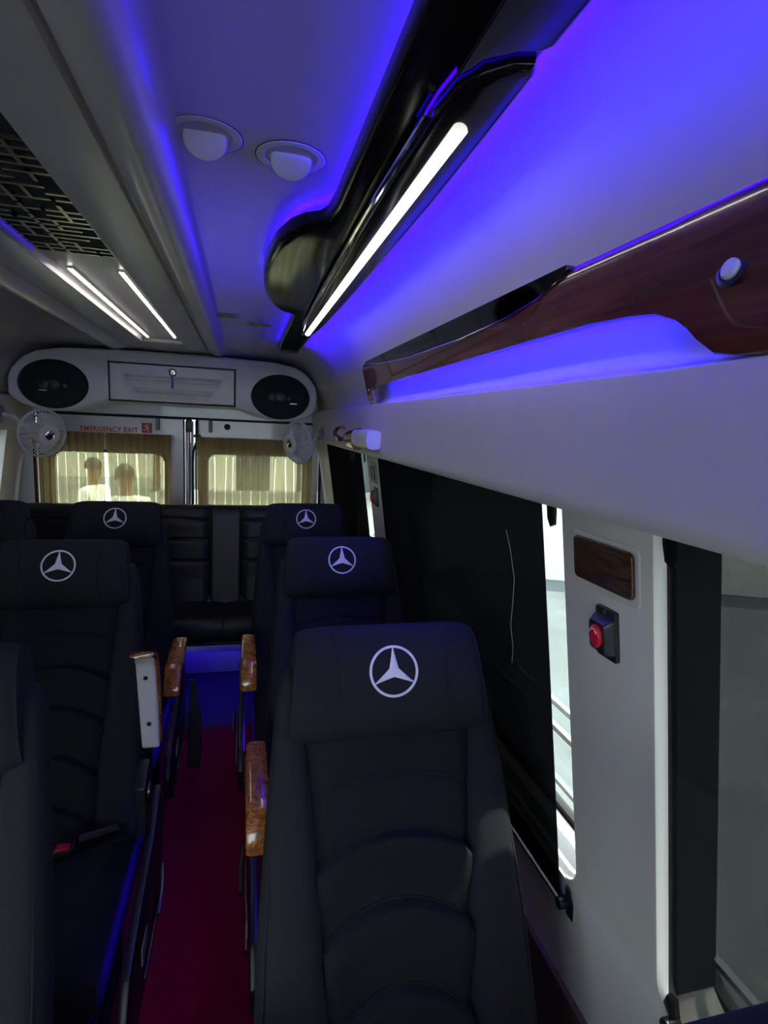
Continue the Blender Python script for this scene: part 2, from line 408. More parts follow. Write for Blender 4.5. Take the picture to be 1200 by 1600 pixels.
# black ceiling pod with the long light
pod = thing('ceiling_light_pod', 'glossy black ceiling pod with rounded bulge and blue edge glow', 'light pod', (0, 0, 0))
out = [(0.152, -1.2), (0.152, 0.70), (0.151, 1.02), (0.148, 1.085), (0.138, 1.115), (0.112, 1.137), (0.088, 1.178), (0.066, 1.26), (0.052, 1.38), (0.047, 1.52), (0.051, 1.65),
       (0.061, 1.76), (0.078, 1.86), (0.098, 1.935), (0.122, 1.982), (0.146, 2.002), (0.160, 2.03), (0.165, 2.2), (0.166, 2.6), (0.168, 3.02), (0.174, 3.05), (0.282, 3.05), (0.288, 3.02), (0.288, 2.6), (0.288, 2.2), (0.293, 1.9), (0.297, 1.6), (0.298, 1.2),
       (0.297, 0.9), (0.291, 0.67), (0.285, 0.5), (0.280, -1.2)]
b = MB()
RR = 0.018
b.loft([[(x, y, 1.998) for x, y in offset_poly(out, 0.012)], [(x, y, 1.996) for x, y in out]] + [[(x, y, 1.9835-RR*math.sin(a)) for x, y in offset_poly(out, RR*(1-math.cos(a))+1e-5)] for a in [PI/2*k/8 for k in range(9)]], cap=True)
b.build('shell', GLOSSB, pod, tri=True, smooth=40)
# raised light panel
pan = [(0.245, 2.36), (0.226, 2.28), (0.214, 2.05), (0.206, 1.5), (0.203, 0.9), (0.207, 0.66), (0.213, 0.605), (0.228, 0.572), (0.250, 0.552), (0.270, 0.545), (0.277, 0.56), (0.281, 0.68), (0.286, 0.9), (0.288, 1.6), (0.282, 2.05), (0.272, 2.28), (0.260, 2.36)]
b = MB(); b.loft([[(x, y, 1.969) for x, y in pan]] + [[(x, y, 1.955-0.007*math.sin(a)) for x, y in offset_poly(pan, 0.007*(1-math.cos(a))+1e-5)] for a in [PI/2*k/5 for k in range(6)]]); b.build('light_panel', GLOSSB, pod, tri=True, smooth=30)
pan2 = [(0.204, 0.585), (0.222, 0.553), (0.246, 0.534), (0.266, 0.527), (0.274, 0.515), (0.273, 0.3), (0.270, -1.15), (0.200, -1.15)]
b = MB(); b.loft([[(x, y, 1.969) for x, y in pan2]] + [[(x, y, 1.955-0.007*math.sin(a)) for x, y in offset_poly(pan2, 0.007*(1-math.cos(a))+1e-5)] for a in [PI/2*k/5 for k in range(6)]]); b.build('light_panel', GLOSSB, pod, tri=True, smooth=30)
b = MB(); b.loft([[(0.243+0.0095*math.cos(a), y, 1.9475-0.007*math.sin(a)) for a in [PI*k/10 for k in range(11)]] for y in (0.672, 2.28)]); b.build('light_tube', LEDW, pod)
b = MB(); b.tube([(interp([(0.66, 0.2015), (0.9, 0.198), (1.5, 0.201), (2.05, 0.209), (2.28, 0.221), (2.34, 0.230)], y), y, 1.9530) for y in [0.66+1.68*k/30 for k in range(31)]], 0.0055, 10); b.build('highlight_bead', CHROME, pod)  # bead added to catch the light tube's reflection as a bright streak
rb('end_cap', (0.228, 3.0, 1.962), (0.085, 0.05, 0.010), 0.003, BLKP, pod)
# blue strips along the pod: right side strong, left side thin
b = MB()
Rside = [(x, y) for x, y in out[21:]][1:]
for (xa, ya), (xb, yb) in zip(Rside, Rside[1:]):
    b.add([(xa-0.012, ya, 1.9985), (xb-0.012, yb, 1.9985), (xb-0.012, yb, 2.0045), (xa-0.012, ya, 2.0045)], [(0, 1, 2, 3)])
o = b.build('blue_led_strip', LEDB, pod, smooth=0)
b = MB()
Lside = out[0:21]
Lin = offset_poly(out, 0.023)[0:21]
for i in range(len(Lside)-1):
    (xa, ya), (xb, yb) = Lin[i], Lin[i+1]
    b.add([(xa, ya, 1.9985), (xb, yb, 1.9985), (xb, yb, 2.0055), (xa, ya, 2.0055)], [(0, 1, 2, 3)])
b.build('blue_led_strip', LEDBS, pod, smooth=0)
# fine blue accent in the groove at the head of the light panel
b = MB(); b.tube([(0.203, 0.72, 1.9645), (0.2045, 0.64, 1.9645), (0.2095, 0.592, 1.9645), (0.226, 0.562, 1.9645), (0.248, 0.543, 1.9645), (0.269, 0.536, 1.9645)], 0.0016, 6); b.build('groove_light', LEDBX, pod)

# round ceiling air vents
def round_vent(x, y, lab):
    t = thing('round_air_vent', lab, 'air vent', (x, y, 2.012), 'round ceiling air vents')
    n = 40
    def circ(r, z): return [(r*math.cos(2*PI*k/n), r*math.sin(2*PI*k/n), z) for k in range(n)]
    b = MB(); b.loft([circ(0.054, 0.0), circ(0.054, -0.0012), circ(0.053, -0.0020), circ(0.0425, -0.0022), circ(0.041, -0.001), circ(0.041, 0.0)], cap=False); b.build('flange', WHITE, t)
    b = MB(); b.loft([circ(0.0411, -0.001), circ(0.0411, 0.03), circ(0.001, 0.03)], cap=False); b.build('duct', BLKP, t)
    b = MB(); b.tube(circ(0.0548, -0.0004), 0.0009, 5, loop=True); b.build('gap_ring', SEAL, t)
    # tilted half dome flap
    Mx = Matrix.Rotation(math.radians(-35), 4, 'X') @ Matrix.Rotation(math.radians(0), 4, 'Z')
    b = MB(); rings = []
    for r, z in ((0.0315, 0.008), (0.0325, 0.0), (0.0325, -0.004), (0.0305, -0.008), (0.0280, -0.009), (0.012, -0.0095), (0.001, -0.0095)):
        rings.append([tuple(Mx @ Vector((p[0], p[1], p[2])) + Vector((0, 0.004, -0.001))) for p in circ(r, z)])
    b.loft(rings); b.build('flap', WHITE, t)
round_vent(-0.058, 0.935, 'round white ceiling air vent beside the central rib')
round_vent(0.070, 0.962, 'round white ceiling air vent beside the black light pod')
# small louvres
def louvre(x, y, lab):
    t = thing('small_louvre_vent', lab, 'air vent', (x, y, 2.010), 'small ceiling louvres')
    rb('plate', (0, 0, -0.001), (0.105, 0.085, 0.004), 0.0015, GREYP, t)
    for k in range(3): 
        b = MB(); b.add([(-0.036+k*0.026, -0.032, -0.003), (-0.016+k*0.026, -0.032, -0.003), (-0.010+k*0.026, 0.0, -0.008), (-0.030+k*0.026, 0.0, -0.008), (-0.016+k*0.026, 0.032, -0.003), (-0.036+k*0.026, 0.032, -0.003)],
                        [(0, 1, 2, 3), (3, 2, 4, 5), (0, 3, 5)]); b.build('vane', BLKP, t)
louvre(-0.072, 2.40, 'small louvred ceiling vent nearest the central rib')
louvre(0.065, 2.53, 'small louvred ceiling vent next to the pod tail')

# ------------------------------------------------------------------ burgundy accent panel on the right wall
acc = thing('wall_accent_panel', 'glossy burgundy wood accent panel with blue lit slot on the upper wall', 'wall panel', (0, 0, 0))
cut = [(-1.2, 1.692), (0.500, 1.692), (0.530, 1.697), (0.549, 1.712), (0.562, 1.726), (0.578, 1.738), (0.61, 1.750), (0.66, 1.756), (0.75, 1.760), (0.95, 1.760), (1.5, 1.755), (2.15, 1.752), (2.170, 1.749), (2.178, 1.742), (2.180, 1.690), (2.281, 1.690)]
top = [(-1.2, 1.847), (2.25, 1.847), (2.272, 1.842), (2.281, 1.83)]
def accx(z, d=0.0):
    t = max(0, min(1, (z-1.69)/0.157))
    return 0.511 - 0.040*t - 0.008*(1-abs(2*t-1)**11) + d
ysT = sorted(set([y for y, _ in cut] + [y for y, _ in top] + [-0.5, 0, 0.3, 0.7, 0.85, 1.1, 1.3, 1.7, 1.9, 2.05, 2.22]))
b = MB(); rings = []
for y in ysT:
    z0, z1 = interp(cut, y), interp(top, y)
    zl = [z0 + (z1-z0)*k/10 for k in range(11)]
    zf = [z0+0.002] + zl[1:-1] + [z1-0.002]
    rings.append([(accx(zf[0], 0.003), y, zl[0])] + [(accx(z), y, z) for z in zf] + [(accx(zf[-1], 0.004), y, zl[-1])] + [(accx(z, 0.014), y, z) for z in reversed(zl)])
b.loft(rings); b.build('panel', BURG, acc, smooth=40)
# smoked gloss strip along the top with a thin bright edge
line = [(0.78, 1.8435), (0.800, 1.834), (0.857, 1.821), (0.98, 1.810), (1.23, 1.8035), (1.64, 1.806), (1.98, 1.822), (2.20, 1.840)]
b = MB(); rings = []
for k in range(41):
    y = 0.78 + 1.42*k/40
    z0 = interp(line, y); z1 = 1.849
    zl = [z0 + (z1-z0)*q/5 for q in range(6)]
    rings.append([(accx(1.800, -0.0025)-0.24*(z-1.800), y, z) for z in zl] + [(accx(z, 0.004), y, z) for z in reversed(zl)])
b.loft(rings); b.build('smoked_strip', MIRR, acc, smooth=40)
b = MB(); b.tube([(accx(1.800, -0.0025)-0.24*(interp(line, y)-1.800), y, interp(line, y)) for y in [0.78+1.42*k/60 for k in range(61)]], 0.0012, 6); b.build('bright_edge', CHROME, acc)
# knob
def disc_rings(c, nrm, spec, n=28):
    c = Vector(c); nrm = Vector(nrm).normalized(); u = nrm.cross(Vector((0, 1, 0.01))).normalized(); w = nrm.cross(u)
    return [[tuple(c + nrm*h + (u*math.cos(2*PI*k/n) + w*math.sin(2*PI*k/n))*r) for k in range(n)] for r, h in spec]
kc = (accx(1.775)+0.002, 0.496, 1.775)
b = MB(); b.loft(disc_rings(kc, (-1, 0, 0.2), ((0.0185, 0.0), (0.0185, 0.003), (0.0140, 0.0045), (0.0115, 0.0025)))); b.build('knob_bezel', BLKP, acc)
b = MB(); b.loft(disc_rings(kc, (-1, 0, 0.2), ((0.0112, 0.0), (0.0112, 0.005), (0.009, 0.0075), (0.004, 0.0085)))); b.build('knob', WHITE, acc)
b = MB(); b.loft(disc_rings((accx(1.745)+0.001, 2.235, 1.745), (-1, 0, 0.2), ((0.006, 0.0), (0.006, 0.002), (0.003, 0.004)))); b.build('screw', CHROME, acc)
# blue strip inside the slot, behind the panel's lower edge
b = MB(); b.box((0.513, 1.35, 1.777), (0.007, 1.44, 0.003)); b.build('blue_led_strip', LEDBR, acc, smooth=0)

# ------------------------------------------------------------------ right-wall fittings
def wallM(y, z):       # frame on the leaning window wall: local x = out of the wall (into the cabin), y = along van, z = up the wall
    k = 0.15
    up = Vector((-k, 0, 1)).normalized(); inn = Vector((-1, 0, -k)).normalized(); yv = Vector((0, 1, 0))
    M = Matrix((inn, yv, up)).transposed().to_4x4(); M.translation = Vector((W(z), y, z)); return M
def on_wall(o, y, z): o.matrix_world = wallM(y, z); return o
t = thing('wood_switch_plate', 'dark walnut rectangular cover plate on the near white pillar', 'cover plate'); on_wall(t, 0.740, 1.402)
b = MB(); b.ring_prism(rrect(-0.085, 0.085, -0.047, 0.045, 0.012), rrect(-0.074, 0.074, -0.036, 0.036, 0.010), lambda y, z, d: (d, y, z), -0.001, 0.002); b.build('bezel', WALL, t, bevel=0.0015)
b = MB(); b.prism(rrect(-0.074, 0.074, -0.036, 0.036, 0.010), lambda y, z, d: (d, y, z), 0.0, 0.007); b.build('plate', DWOOD, t, bevel=0.003)
def sos(y, z, lab, s=1.0):
    t = thing('emergency_button', lab, 'button'); on_wall(t, y, z); t.scale = (t.scale[0]*0.8, t.scale[1]*0.8, t.scale[2]*0.86)
    b = MB(); b.prism(rrect(-0.031, 0.031, -0.049, 0.049, 0.005), lambda a, c, d: (d, a, c), 0.0, 0.010); b.build('base', BLKP, t, bevel=0.002)
    b = MB(); b.loft([[(d, a, c) for a, c in rrect(-w_, w_, -h, h, 0.008)] for w_, h, d in ((0.030, 0.036, 0.010), (0.029, 0.035, 0.018), (0.024, 0.028, 0.030))]); b.build('housing', BLKP, t)
    n = 28
    b = MB(); b.loft([[(d, r*0.017*math.cos(2*PI*k/n), r*0.022*math.sin(2*PI*k/n)) for k in range(n)] for r, d in ((1.0, 0.029), (1.0, 0.034), (0.85, 0.037), (0.4, 0.038))]); o = b.build('push_button', RED, t)
    b = MB(); b.tube([(0.0378, 0.012*math.cos(a), 0.016*math.sin(a)) for a in [math.radians(30+12*k) for k in range(11)]], 0.0008, 5); b.build('print_arc', WHP, o)
    for c in (-0.043, 0.043):
        b = MB(); b.loft([[(d, r*math.cos(2*PI*k/12), c+r*math.sin(2*PI*k/12)) for k in range(12)] for r, d in ((0.004, 0.010), (0.004, 0.012), (0.002, 0.013))]); b.build('screw', STEEL, t)
sos(0.729, 1.294, 'black emergency button box with red push button under the walnut plate')
sos(2.33, 1.30, 'small black button box on the far white pillar')
t = thing('pillar_socket', 'pale square socket plate high on the far white pillar', 'socket'); on_wall(t, 2.33, 1.405)
b = MB(); b.prism(rrect(-0.05, 0.05, -0.045, 0.045, 0.01), lambda a, c, d: (d, a, c), 0.0, 0.008); b.build('plate', GREYP, t, bevel=0.002)
b = MB(); b.ring_prism(rrect(-0.032, 0.032, -0.030, 0.030, 0.008), rrect(-0.026, 0.026, -0.024, 0.024, 0.006), lambda a, c, d: (d, a, c), 0.008, 0.012); b.build('rim', BLKP, t)

# pull-down shades
def shade(y0, y1, m, sgn, lab, near_bracket=True, zb=0.64, thread=False):
    T = (lambda p: p) if sgn > 0 else mir
    t = thing('roller_blind', lab, 'roller blind', group='black roller blinds')
    zt = 1.505
    D = -0.014
    b = MB(); n = 30; rings = []
    for i in range(n+1):
        y = y0 + (y1-y0)*i/n
        rings.append([T((W(z if z > 0.69 else 0.69)+D+(0.0 if z > 0.69 else 0.15*(0.69-z)) + 0.0012*math.sin(y*23)*math.sin((z-zb)/(zt-zb)*PI) + e, y, z)) for e in (0, 0.0012) for z in ([zb, 0.9, 1.2, zt] if e == 0 else [zt, 1.2, 0.9, zb])])
    b.loft(rings); b.build('cloth', m, t, smooth=60)
    xr = W(0.69)+0.15*0.05+D
    b = MB(); b.tube([T((xr, y0-0.012, zb)), T((xr, y1+0.01, zb))], 0.0065, 10); b.build('bottom_rod', STEEL, t)
    b = MB(); b.tube([T((W(zt)+0.004, y0-0.004, zt+0.004)), T((W(zt)+0.004, y1+0.004, zt+0.004))], 0.016, 14); b.build('roller', BLKP, t)
    def hook(y, sy):
        b = MB(); P = [(-0.012, -0.045), (0.012, -0.030), (0.014, 0.012), (0.004, 0.040), (-0.010, 0.044), (-0.016, 0.0)]
        b.prism([(sy*a, c) for a, c in P], lambda a, c, d: T((W(0.69)+0.002+d-0.15*c+0.006, y+a, zb+c)), -0.006, 0.004); b.tube([T((xr+0.016, y-sy*0.012, zb)), T((xr-0.010, y-sy*0.012, zb))], 0.012, 10); b.build('hook', BLKP, t, bevel=0.0015)
    hook(y0-0.020, -1)
    hook(y1+0.020, 1)
    # top bracket
    for y, sy in ((y0-0.012, -1), (y1+0.006, 1)):
        b = MB(); P = [(0.0, 0.02), (0.0, -0.055), (0.008, -0.070), (0.022, -0.064), (0.026, -0.04), (0.026, 0.02)]
        b.prism([(sy*(a-0.012), c) for a, c in P], lambda a, c, d: T((W(zt+c)+d, y+a, zt+c)), -0.004, 0.002); b.build('top_bracket', BLKP, t, bevel=0.001)
    if thread:
        pts = [(1.045, 1.40), (1.03, 1.36), (1.02, 1.30), (1.035, 1.24), (1.05, 1.19), (1.045, 1.14), (1.055, 1.10)]
        b = MB(); b.tube([T((W(z)+D-0.003, y, z)) for y, z in pts], 0.0004, 5); b.build('loose_thread', WHP, t)
    return t
shade(0.900, 2.185, SHADE, 1, 'large black pull-down shade over the middle right window', thread=True)
shade(2.52, 3.60, SHADE, 1, 'black shade over the far right window beyond the second pillar')
shade(-1.5, 0.588, SHADEN, 1, 'black mesh shade over the nearest right window, daylight showing through', zb=0.70)
shade(2.46, 3.76, SHADE, -1, 'black shade over the rear left window behind the fan')
shade(0.850, 2.20, SHADE, -1, 'black shade over the middle left window')

# coat hook / grab handle on the upper right wall
t = thing('coat_hook', 'white and burgundy wall hook above the far right shade', 'hook', (0.503, 2.36, 1.545))
b = MB(); rings = []
for k in range(13):
    u = k/12; y = -0.30 + 0.30*u
    w_ = 0.040*(1-0.15*(1-u)); h = 0.040 + 0.003*math.sin(u*PI)
    rings.append([(-0.028 + 0.034*c_*1.0 + 0.004, y, 0.004+h*s_) for c_, s_ in superell(0.9, 0.9, 3.2, 20)])
b.loft(rings); b.build('base', WHITE, t, bevel=0.0)
b = MB(); rings = []
for k in range(17):
    u = k/16; y = 0.0 + 0.32*u
    h = 0.040*(1-u)**0.55 + 0.010; x = -0.026 - 0.012*math.sin(u*PI); zc = 0.0 - 0.012*u
    rings.append([(x + 0.032*c_*(1-0.6*u), y, zc + h*s_) for c_, s_ in superell(0.95, 0.95, 2.6, 20)])
b.loft(rings); b.build('blade', BURG, t)
b = MB(); b.tube([(-0.052, 0.30, -0.012), (-0.060, 0.37, -0.002), (-0.056, 0.43, 0.018), (-0.045, 0.45, 0.036), (-0.030, 0.42, 0.045), (-0.022, 0.36, 0.040)], [0.012, 0.012, 0.011, 0.010, 0.009, 0.006], 10); b.build('curl', BURG, t)

# ------------------------------------------------------------------ overhead cabinet at the back
cab = thing('overhead_cabinet', 'white overhead cabinet spanning the van above the rear doors', 'cabinet', (0, 0, 0))
bot = [(-1.352, 1.70), (-1.33, 1.672), (-1.28, 1.640), (-1.20, 1.618), (-1.11, 1.609), (-1.02, 1.615), (-0.94, 1.634), (-0.87, 1.660), (-0.81, 1.674), (-0.60, 1.677), (-0.25, 1.677), (-0.05, 1.676), (0.01, 1.660), (0.08, 1.632), (0.16, 1.614), (0.24, 1.608), (0.33, 1.616), (0.41, 1.640), (0.46, 1.672), (0.478, 1.705)]
topc = [(0.480, 1.79), (0.466, 1.845), (0.436, 1.888), (0.395, 1.926), (0.33, 1.960), (0.2, 1.982), (-0.05, 1.994), (-0.43, 1.997), (-0.81, 1.994), (-1.06, 1.982), (-1.19, 1.960), (-1.255, 1.926), (-1.296, 1.888), (-1.330, 1.845), (-1.352, 1.79)]
O = bot + topc
b = MB()
c1 = offset_poly(O, 0.006); c2 = offset_poly(O, 0.018)
b.loft([[(x, y, z) for x, z in P] for P, y in ((c2, 3.798), (c1, 3.803), (O, 3.815))] + [[(x, 4.0, z+0.0) for x, z in O], [(x, 4.24, max(z, 1.63)) for x, z in O]])
b.build('body', WHITE, cab, tri=True, smooth=45)
# hatch with moulded ridges
b = MB(); nx, nz = 60, 24; x0, x1, z0, z1 = -0.795, -0.055, 1.690, 1.915
V = []; F = []
def hatch_d(u, v):
    d = 0.006
    for vc, half_, amp in ((0.62, 0.80, 0.016), (0.30, 0.66, 0.018)):
        vv = vc + 0.30*max(0, (abs(u)-half_*0.86)/0.14)**1.5*0.5
        if abs(u) < half_: d += amp*math.exp(-((v-vv)/0.05)**2)*smooth01((half_-abs(u))/0.10) + 0.006*smooth01((vv-v)/0.05)*smooth01((half_-abs(u))/0.12)*smooth01((v-vv+0.28)/0.2)
    return d
for j in range(nz*2+1):
    for i in range(nx+1):
        u = -1+2*i/nx; v = j/(nz*2)
        V.append((x0+(x1-x0)*i/nx, 3.797-hatch_d(u, v), z0+(z1-z0)*v))
n1 = nx+1
for j in range(nz*2):
    for i in range(nx): F.append((j*n1+i, j*n1+i+1, (j+1)*n1+i+1, (j+1)*n1+i))
b.add(V, F); hatch = b.build('hatch', WHITE, cab, smooth=60)
b = MB(); b.ring_prism(rect_like(x0-0.007, x1+0.007, z0-0.007, z1+0.007), rect_like(x0, x1, z0, z1), lambda x, z, d: (x, 3.797-d, z), -0.002, 0.0015); b.build('hatch_gap', SEAL, cab, smooth=0)
b = MB(); b.ring_prism(rect_like(x0, x1, z0, z1), rect_like(x0+0.004, x1-0.004, z0+0.004, z1-0.004), lambda x, z, d: (x, 3.797-d, z), -0.002, 0.006); b.build('hatch_edge', WHITE, cab, smooth=0)
b = MB(); b.loft(disc_rings((-0.43, 3.793, 1.875), (0, -1, 0.001), ((0.024, 0.0), (0.024, 0.006), (0.018, 0.010), (0.010, 0.010)), 24)); b.build('lock', CHROME, hatch)
b = MB(); b.box((-0.43, 3.772, 1.872), (0.004, 0.03, 0.012)); b.box((-0.43, 3.755, 1.845), (0.006, 0.005, 0.055)); b.tube([(-0.43, 3.757, 1.86), (-0.428, 3.757, 1.80), (-0.431, 3.757, 1.775)], 0.006, 8); b.build('key', STEEL, hatch)
def speaker(x, z, rx, rz, lab):
    t = thing('oval_speaker', lab, 'speaker', (x, 3.797, z), 'cabinet speakers')
    n = 48
    E = lambda r, y: [(r*rx*math.cos(2*PI*k/n), y, r*rz*math.sin(2*PI*k/n)) for k in range(n)]
    b = MB(); b.loft([E(1.035, 0.002), E(1.035, -0.004), E(1.01, -0.008), E(0.985, -0.006), E(0.985, 0.002)], cap=False); b.build('rim', BLKP, t)
    b = MB(); b.loft([E(0.985, -0.004), E(0.9, -0.007), E(0.5, -0.012), E(0.2, -0.013), E(0.01, -0.013)]); b.build('grille', GRILLE, t)
    b = MB(); b.loft([E(0.20, -0.012), E(0.19, -0.016), E(0.12, -0.018), E(0.02, -0.018)]); b.build('tweeter_dome', BLKP, t)
    for q, w_ in ((-0.05, 0.028), (0.06, 0.02)):
        b = MB(); b.loft(disc_rings((q, -0.017, -0.005), (0, -1, 0.001), ((w_, 0), (w_, 0.003), (w_*0.6, 0.006)), 16)); b.build('tweeter', GREYP if False else VINYL, t)
    b = MB(); b.box((-0.3*rx if x < -0.5 else 0.45*rx, -0.0125, -0.28*rz), (0.045, 0.002, 0.007), Matrix.Rotation(math.radians(12 if x < -0.5 else -35), 3, 'Y') if False else None); b.build('badge', STEEL, t)
speaker(-1.104, 1.764, 0.186, 0.140, 'black oval speaker in the left end of the overhead cabinet')
speaker(0.238, 1.762, 0.184, 0.140, 'black oval speaker in the right end of the overhead cabinet')

# ------------------------------------------------------------------ fans
def fan(c, face, wall_pt, lab):
    t = thing('cabin_fan', lab, 'fan', c, 'cabin fans')
    f = Vector(face).normalized(); r = f.cross(Vector((0, 0, 1))).normalized(); u = r.cross(f)
    def P(a, q, h): return tuple(r*(q*math.cos(a)) + u*(q*math.sin(a)) + f*h)
    R = 0.135; n = 40
    def circle(q, h): return [P(2*PI*k/n, q, h) for k in range(n)]
    b = MB(); b.tube(circle(R, 0.0), 0.0045, 6, loop=True); b.tube(circle(R, 0.016), 0.0045, 6, loop=True)
    b.tube(circle(R*0.42, 0.070), 0.0035, 6, loop=True); b.tube(circle(R*0.78, 0.052), 0.002, 5, loop=True)
    for k in range(44):
        a = 2*PI*k/44
        b.tube([P(a, R, 0.016), P(a+0.03, R*0.88, 0.042), P(a+0.08, R*0.66, 0.062), P(a+0.14, R*0.42, 0.070)], 0.0024, 4, cap=False)
        b.tube([P(a, R, 0.0), P(a, R*0.85, -0.030), P(a, R*0.5, -0.045)], 0.0016, 4, cap=False)
    b.build('cage', WHITE, t)
    b = MB(); b.loft([circle(R*0.42, 0.068), circle(R*0.40, 0.073), circle(R*0.24, 0.075), circle(R*0.22, 0.073)]); b.build('centre_plate', WHITE, t)
    b = MB(); b.loft([circle(R*0.20, 0.074), circle(R*0.20, 0.080), circle(R*0.15, 0.085), circle(R*0.05, 0.087)]); hub = b.build('hub_cap', CHROME, t)
    b = MB()
    for k in range(3):
        a = 2*PI*k/3 + 0.4
        b.add([P(a-0.22, R*0.05, 0.0885), P(a-0.25, R*0.15, 0.087), P(a+0.25, R*0.15, 0.087), P(a+0.22, R*0.05, 0.0885)], [(0, 1, 2, 3)])
    b.build('hub_pattern', SEAL, hub)
    for k in range(3):
        b = MB(); a0 = 2*PI*k/3
        rows = []
        for i in range(7):
            q = R*(0.22 + 0.66*i/6); w_ = 0.30 + 0.45*math.sin(PI*(0.15+0.75*i/6))
            rows.append([P(a0 - w_ + 2*w_*j/6, q, -0.012 + 0.026*(j/6-0.5)*2*0.5) for j in range(7)])
        b.loft(rows, closed=False); b.build('blade', WHITE, t, smooth=60)
    b = MB(); b.loft([circle(0.045, -0.03), circle(0.048, -0.045), circle(0.046, -0.09), circle(0.03, -0.105)]); b.build('motor', WHITE, t)
    wp = Vector(wall_pt) - Vector(c)
    b = MB(); b.tube([Vector(P(0, 0, -0.10)), Vector(P(0, 0, -0.12)), wp*0.7 + Vector((0, 0, 0.02)), wp], [0.012, 0.012, 0.013, 0.014], 10); b.build('arm', WHITE, t)
    b = MB(); b.loft([[tuple(wp + Vector((s_*0.004, 0.04*math.cos(2*PI*k/16)*q, 0.05*math.sin(2*PI*k/16)*q))) for k in range(16)] for q, s_ in ((1, 0), (1, 2.5*(-1 if c[0] > XC else 1)), (0.6, 4*(-1 if c[0] > XC else 1)))]); b.build('mount', GREYP, t)
fan((-1.125, 3.62, 1.475), (0.74, -0.64, -0.12), (-1.358, 3.70, 1.575), 'white caged fan on the left wall under the cabinet')
fan((0.350, 3.62, 1.478), (-0.86, -0.50, -0.10), (0.498, 3.68, 1.53), 'white caged fan on the right wall under the cabinet')

# ------------------------------------------------------------------ curtains
def curtain(x0, x1, zt, zb, y, lab, seed, bunch=0.0, split=None):
    random.seed(seed)
    t = thing('sheer_curtain', lab, 'curtain', (0, 0, 0), 'rear door curtains')
    n = 150; zs = [zt, zt-0.03, zt-0.06, zt-0.09, zt-0.13, zt-0.2, (zt+zb)/2, zb+0.1, zb]
    ph = [random.uniform(0, 6) for _ in range(4)]
    V = []; F = []; U = []
    for j, z in enumerate(zs):
        v = (zt-z)/(zt-zb)
        for i in range(n+1):
            u = i/n
            xx = x0 + (x1-x0)*u + bunch*v*(0.5-u)*abs(x1-x0)
            a = (0.003+0.006*min(1, v*2.5))
            yy = y + a*math.sin(u*60+ph[0]+0.8*math.sin(u*9+ph[1])) + 0.6*a*math.sin(u*111+ph[2]+v)
            xx += 0.35*a*math.cos(u*60+ph[0]+0.8*math.sin(u*9))
            V.append((xx, yy, z)); U.append(((u + 0.012*math.sin(u*23+ph[3]) + 0.006*math.sin(v*5+u*17))*abs(x1-x0)/0.062, v))
    for j in range(len(zs)-1):
        for i in range(n): F.append((j*(n+1)+i, j*(n+1)+i+1, (j+1)*(n+1)+i+1, (j+1)*(n+1)+i))
    me = bpy.data.meshes.new('cloth'); me.from_pydata(V, [], F); me.materials.append(CURT)
    uv = me.uv_layers.new(name='UVMap')
    for lp in me.loops: uv.data[lp.index].uv = U[lp.vertex_index]
    for p in me.polygons: p.use_smooth = True
    o = bpy.data.objects.new('cloth', me); COL.objects.link(o); o.parent = t
    # gathered heading: a second layer, with the rod inside
    V2 = [(v[0], v[1]-0.010, v[2]) for v in V[:(n+1)*4]]; F2 = [f for f in F if max(f) < (n+1)*4]
    me = bpy.data.meshes.new('heading'); me.from_pydata(V2, [], F2); me.materials.append(CURT)
    uv = me.uv_layers.new(name='UVMap')
    for lp in me.loops: uv.data[lp.index].uv = U[lp.vertex_index]
    for p in me.polygons: p.use_smooth = True
    o = bpy.data.objects.new('heading', me); COL.objects.link(o); o.parent = t
    b = MB(); b.tube([(x0-0.01, y-0.004, zt-0.025), (x1+0.01, y-0.004, zt-0.025)], 0.004, 8); b.build('rod', STEEL, t)
curtain(-1.345, -0.922, 1.475, 0.70, 4.185, 'beige sheer curtain drawn over the outer half of the left rear window', 3)
curtain(-0.905, -0.488, 1.475, 0.72, 4.175, 'beige sheer curtain drawn over the inner half of the left rear window', 5, bunch=0.10)
curtain(-0.320, 0.500, 1.470, 0.72, 4.180, 'beige sheer curtain drawn over the right rear door window', 9)

# EMERGENCY EXIT sign on the left door
def text_mesh(name, s, size, M, m, parent):
    cu = bpy.data.curves.new(name, 'FONT'); cu.body = s; cu.size = size; cu.extrude = 0.0006; cu.space_character = 1.12; cu.offset = 0.0012
    o = bpy.data.objects.new('tmp', cu); COL.objects.link(o)
    bpy.context.view_layer.update()
    me = bpy.data.meshes.new_from_object(o.evaluated_get(bpy.context.evaluated_depsgraph_get()))
    bpy.data.objects.remove(o); me.materials.clear(); me.materials.append(m)
    xsv = [v.co.x for v in me.vertices]; w_ = max(xsv)-min(xsv)
    q = bpy.data.objects.new(name, me); COL.objects.link(q); q.parent = parent; q.matrix_local = M
    return q, w_
sg = thing('exit_sign', 'red EMERGENCY EXIT lettering with running figure above the left rear curtain', 'sign', (-1.085, 4.2575, 1.482))
q, w_ = text_mesh('lettering', 'EMERGENCY EXIT', 0.052, Matrix.Rotation(PI/2, 4, 'X'), REDP, sg)
q.scale = (0.367/w_, 0.9, 1)
b = MB(); b.box((0.427, 0, 0.035), (0.068, 0.002, 0.070)); pict = b.build('pictogram', REDP, sg, smooth=0)
b = MB()
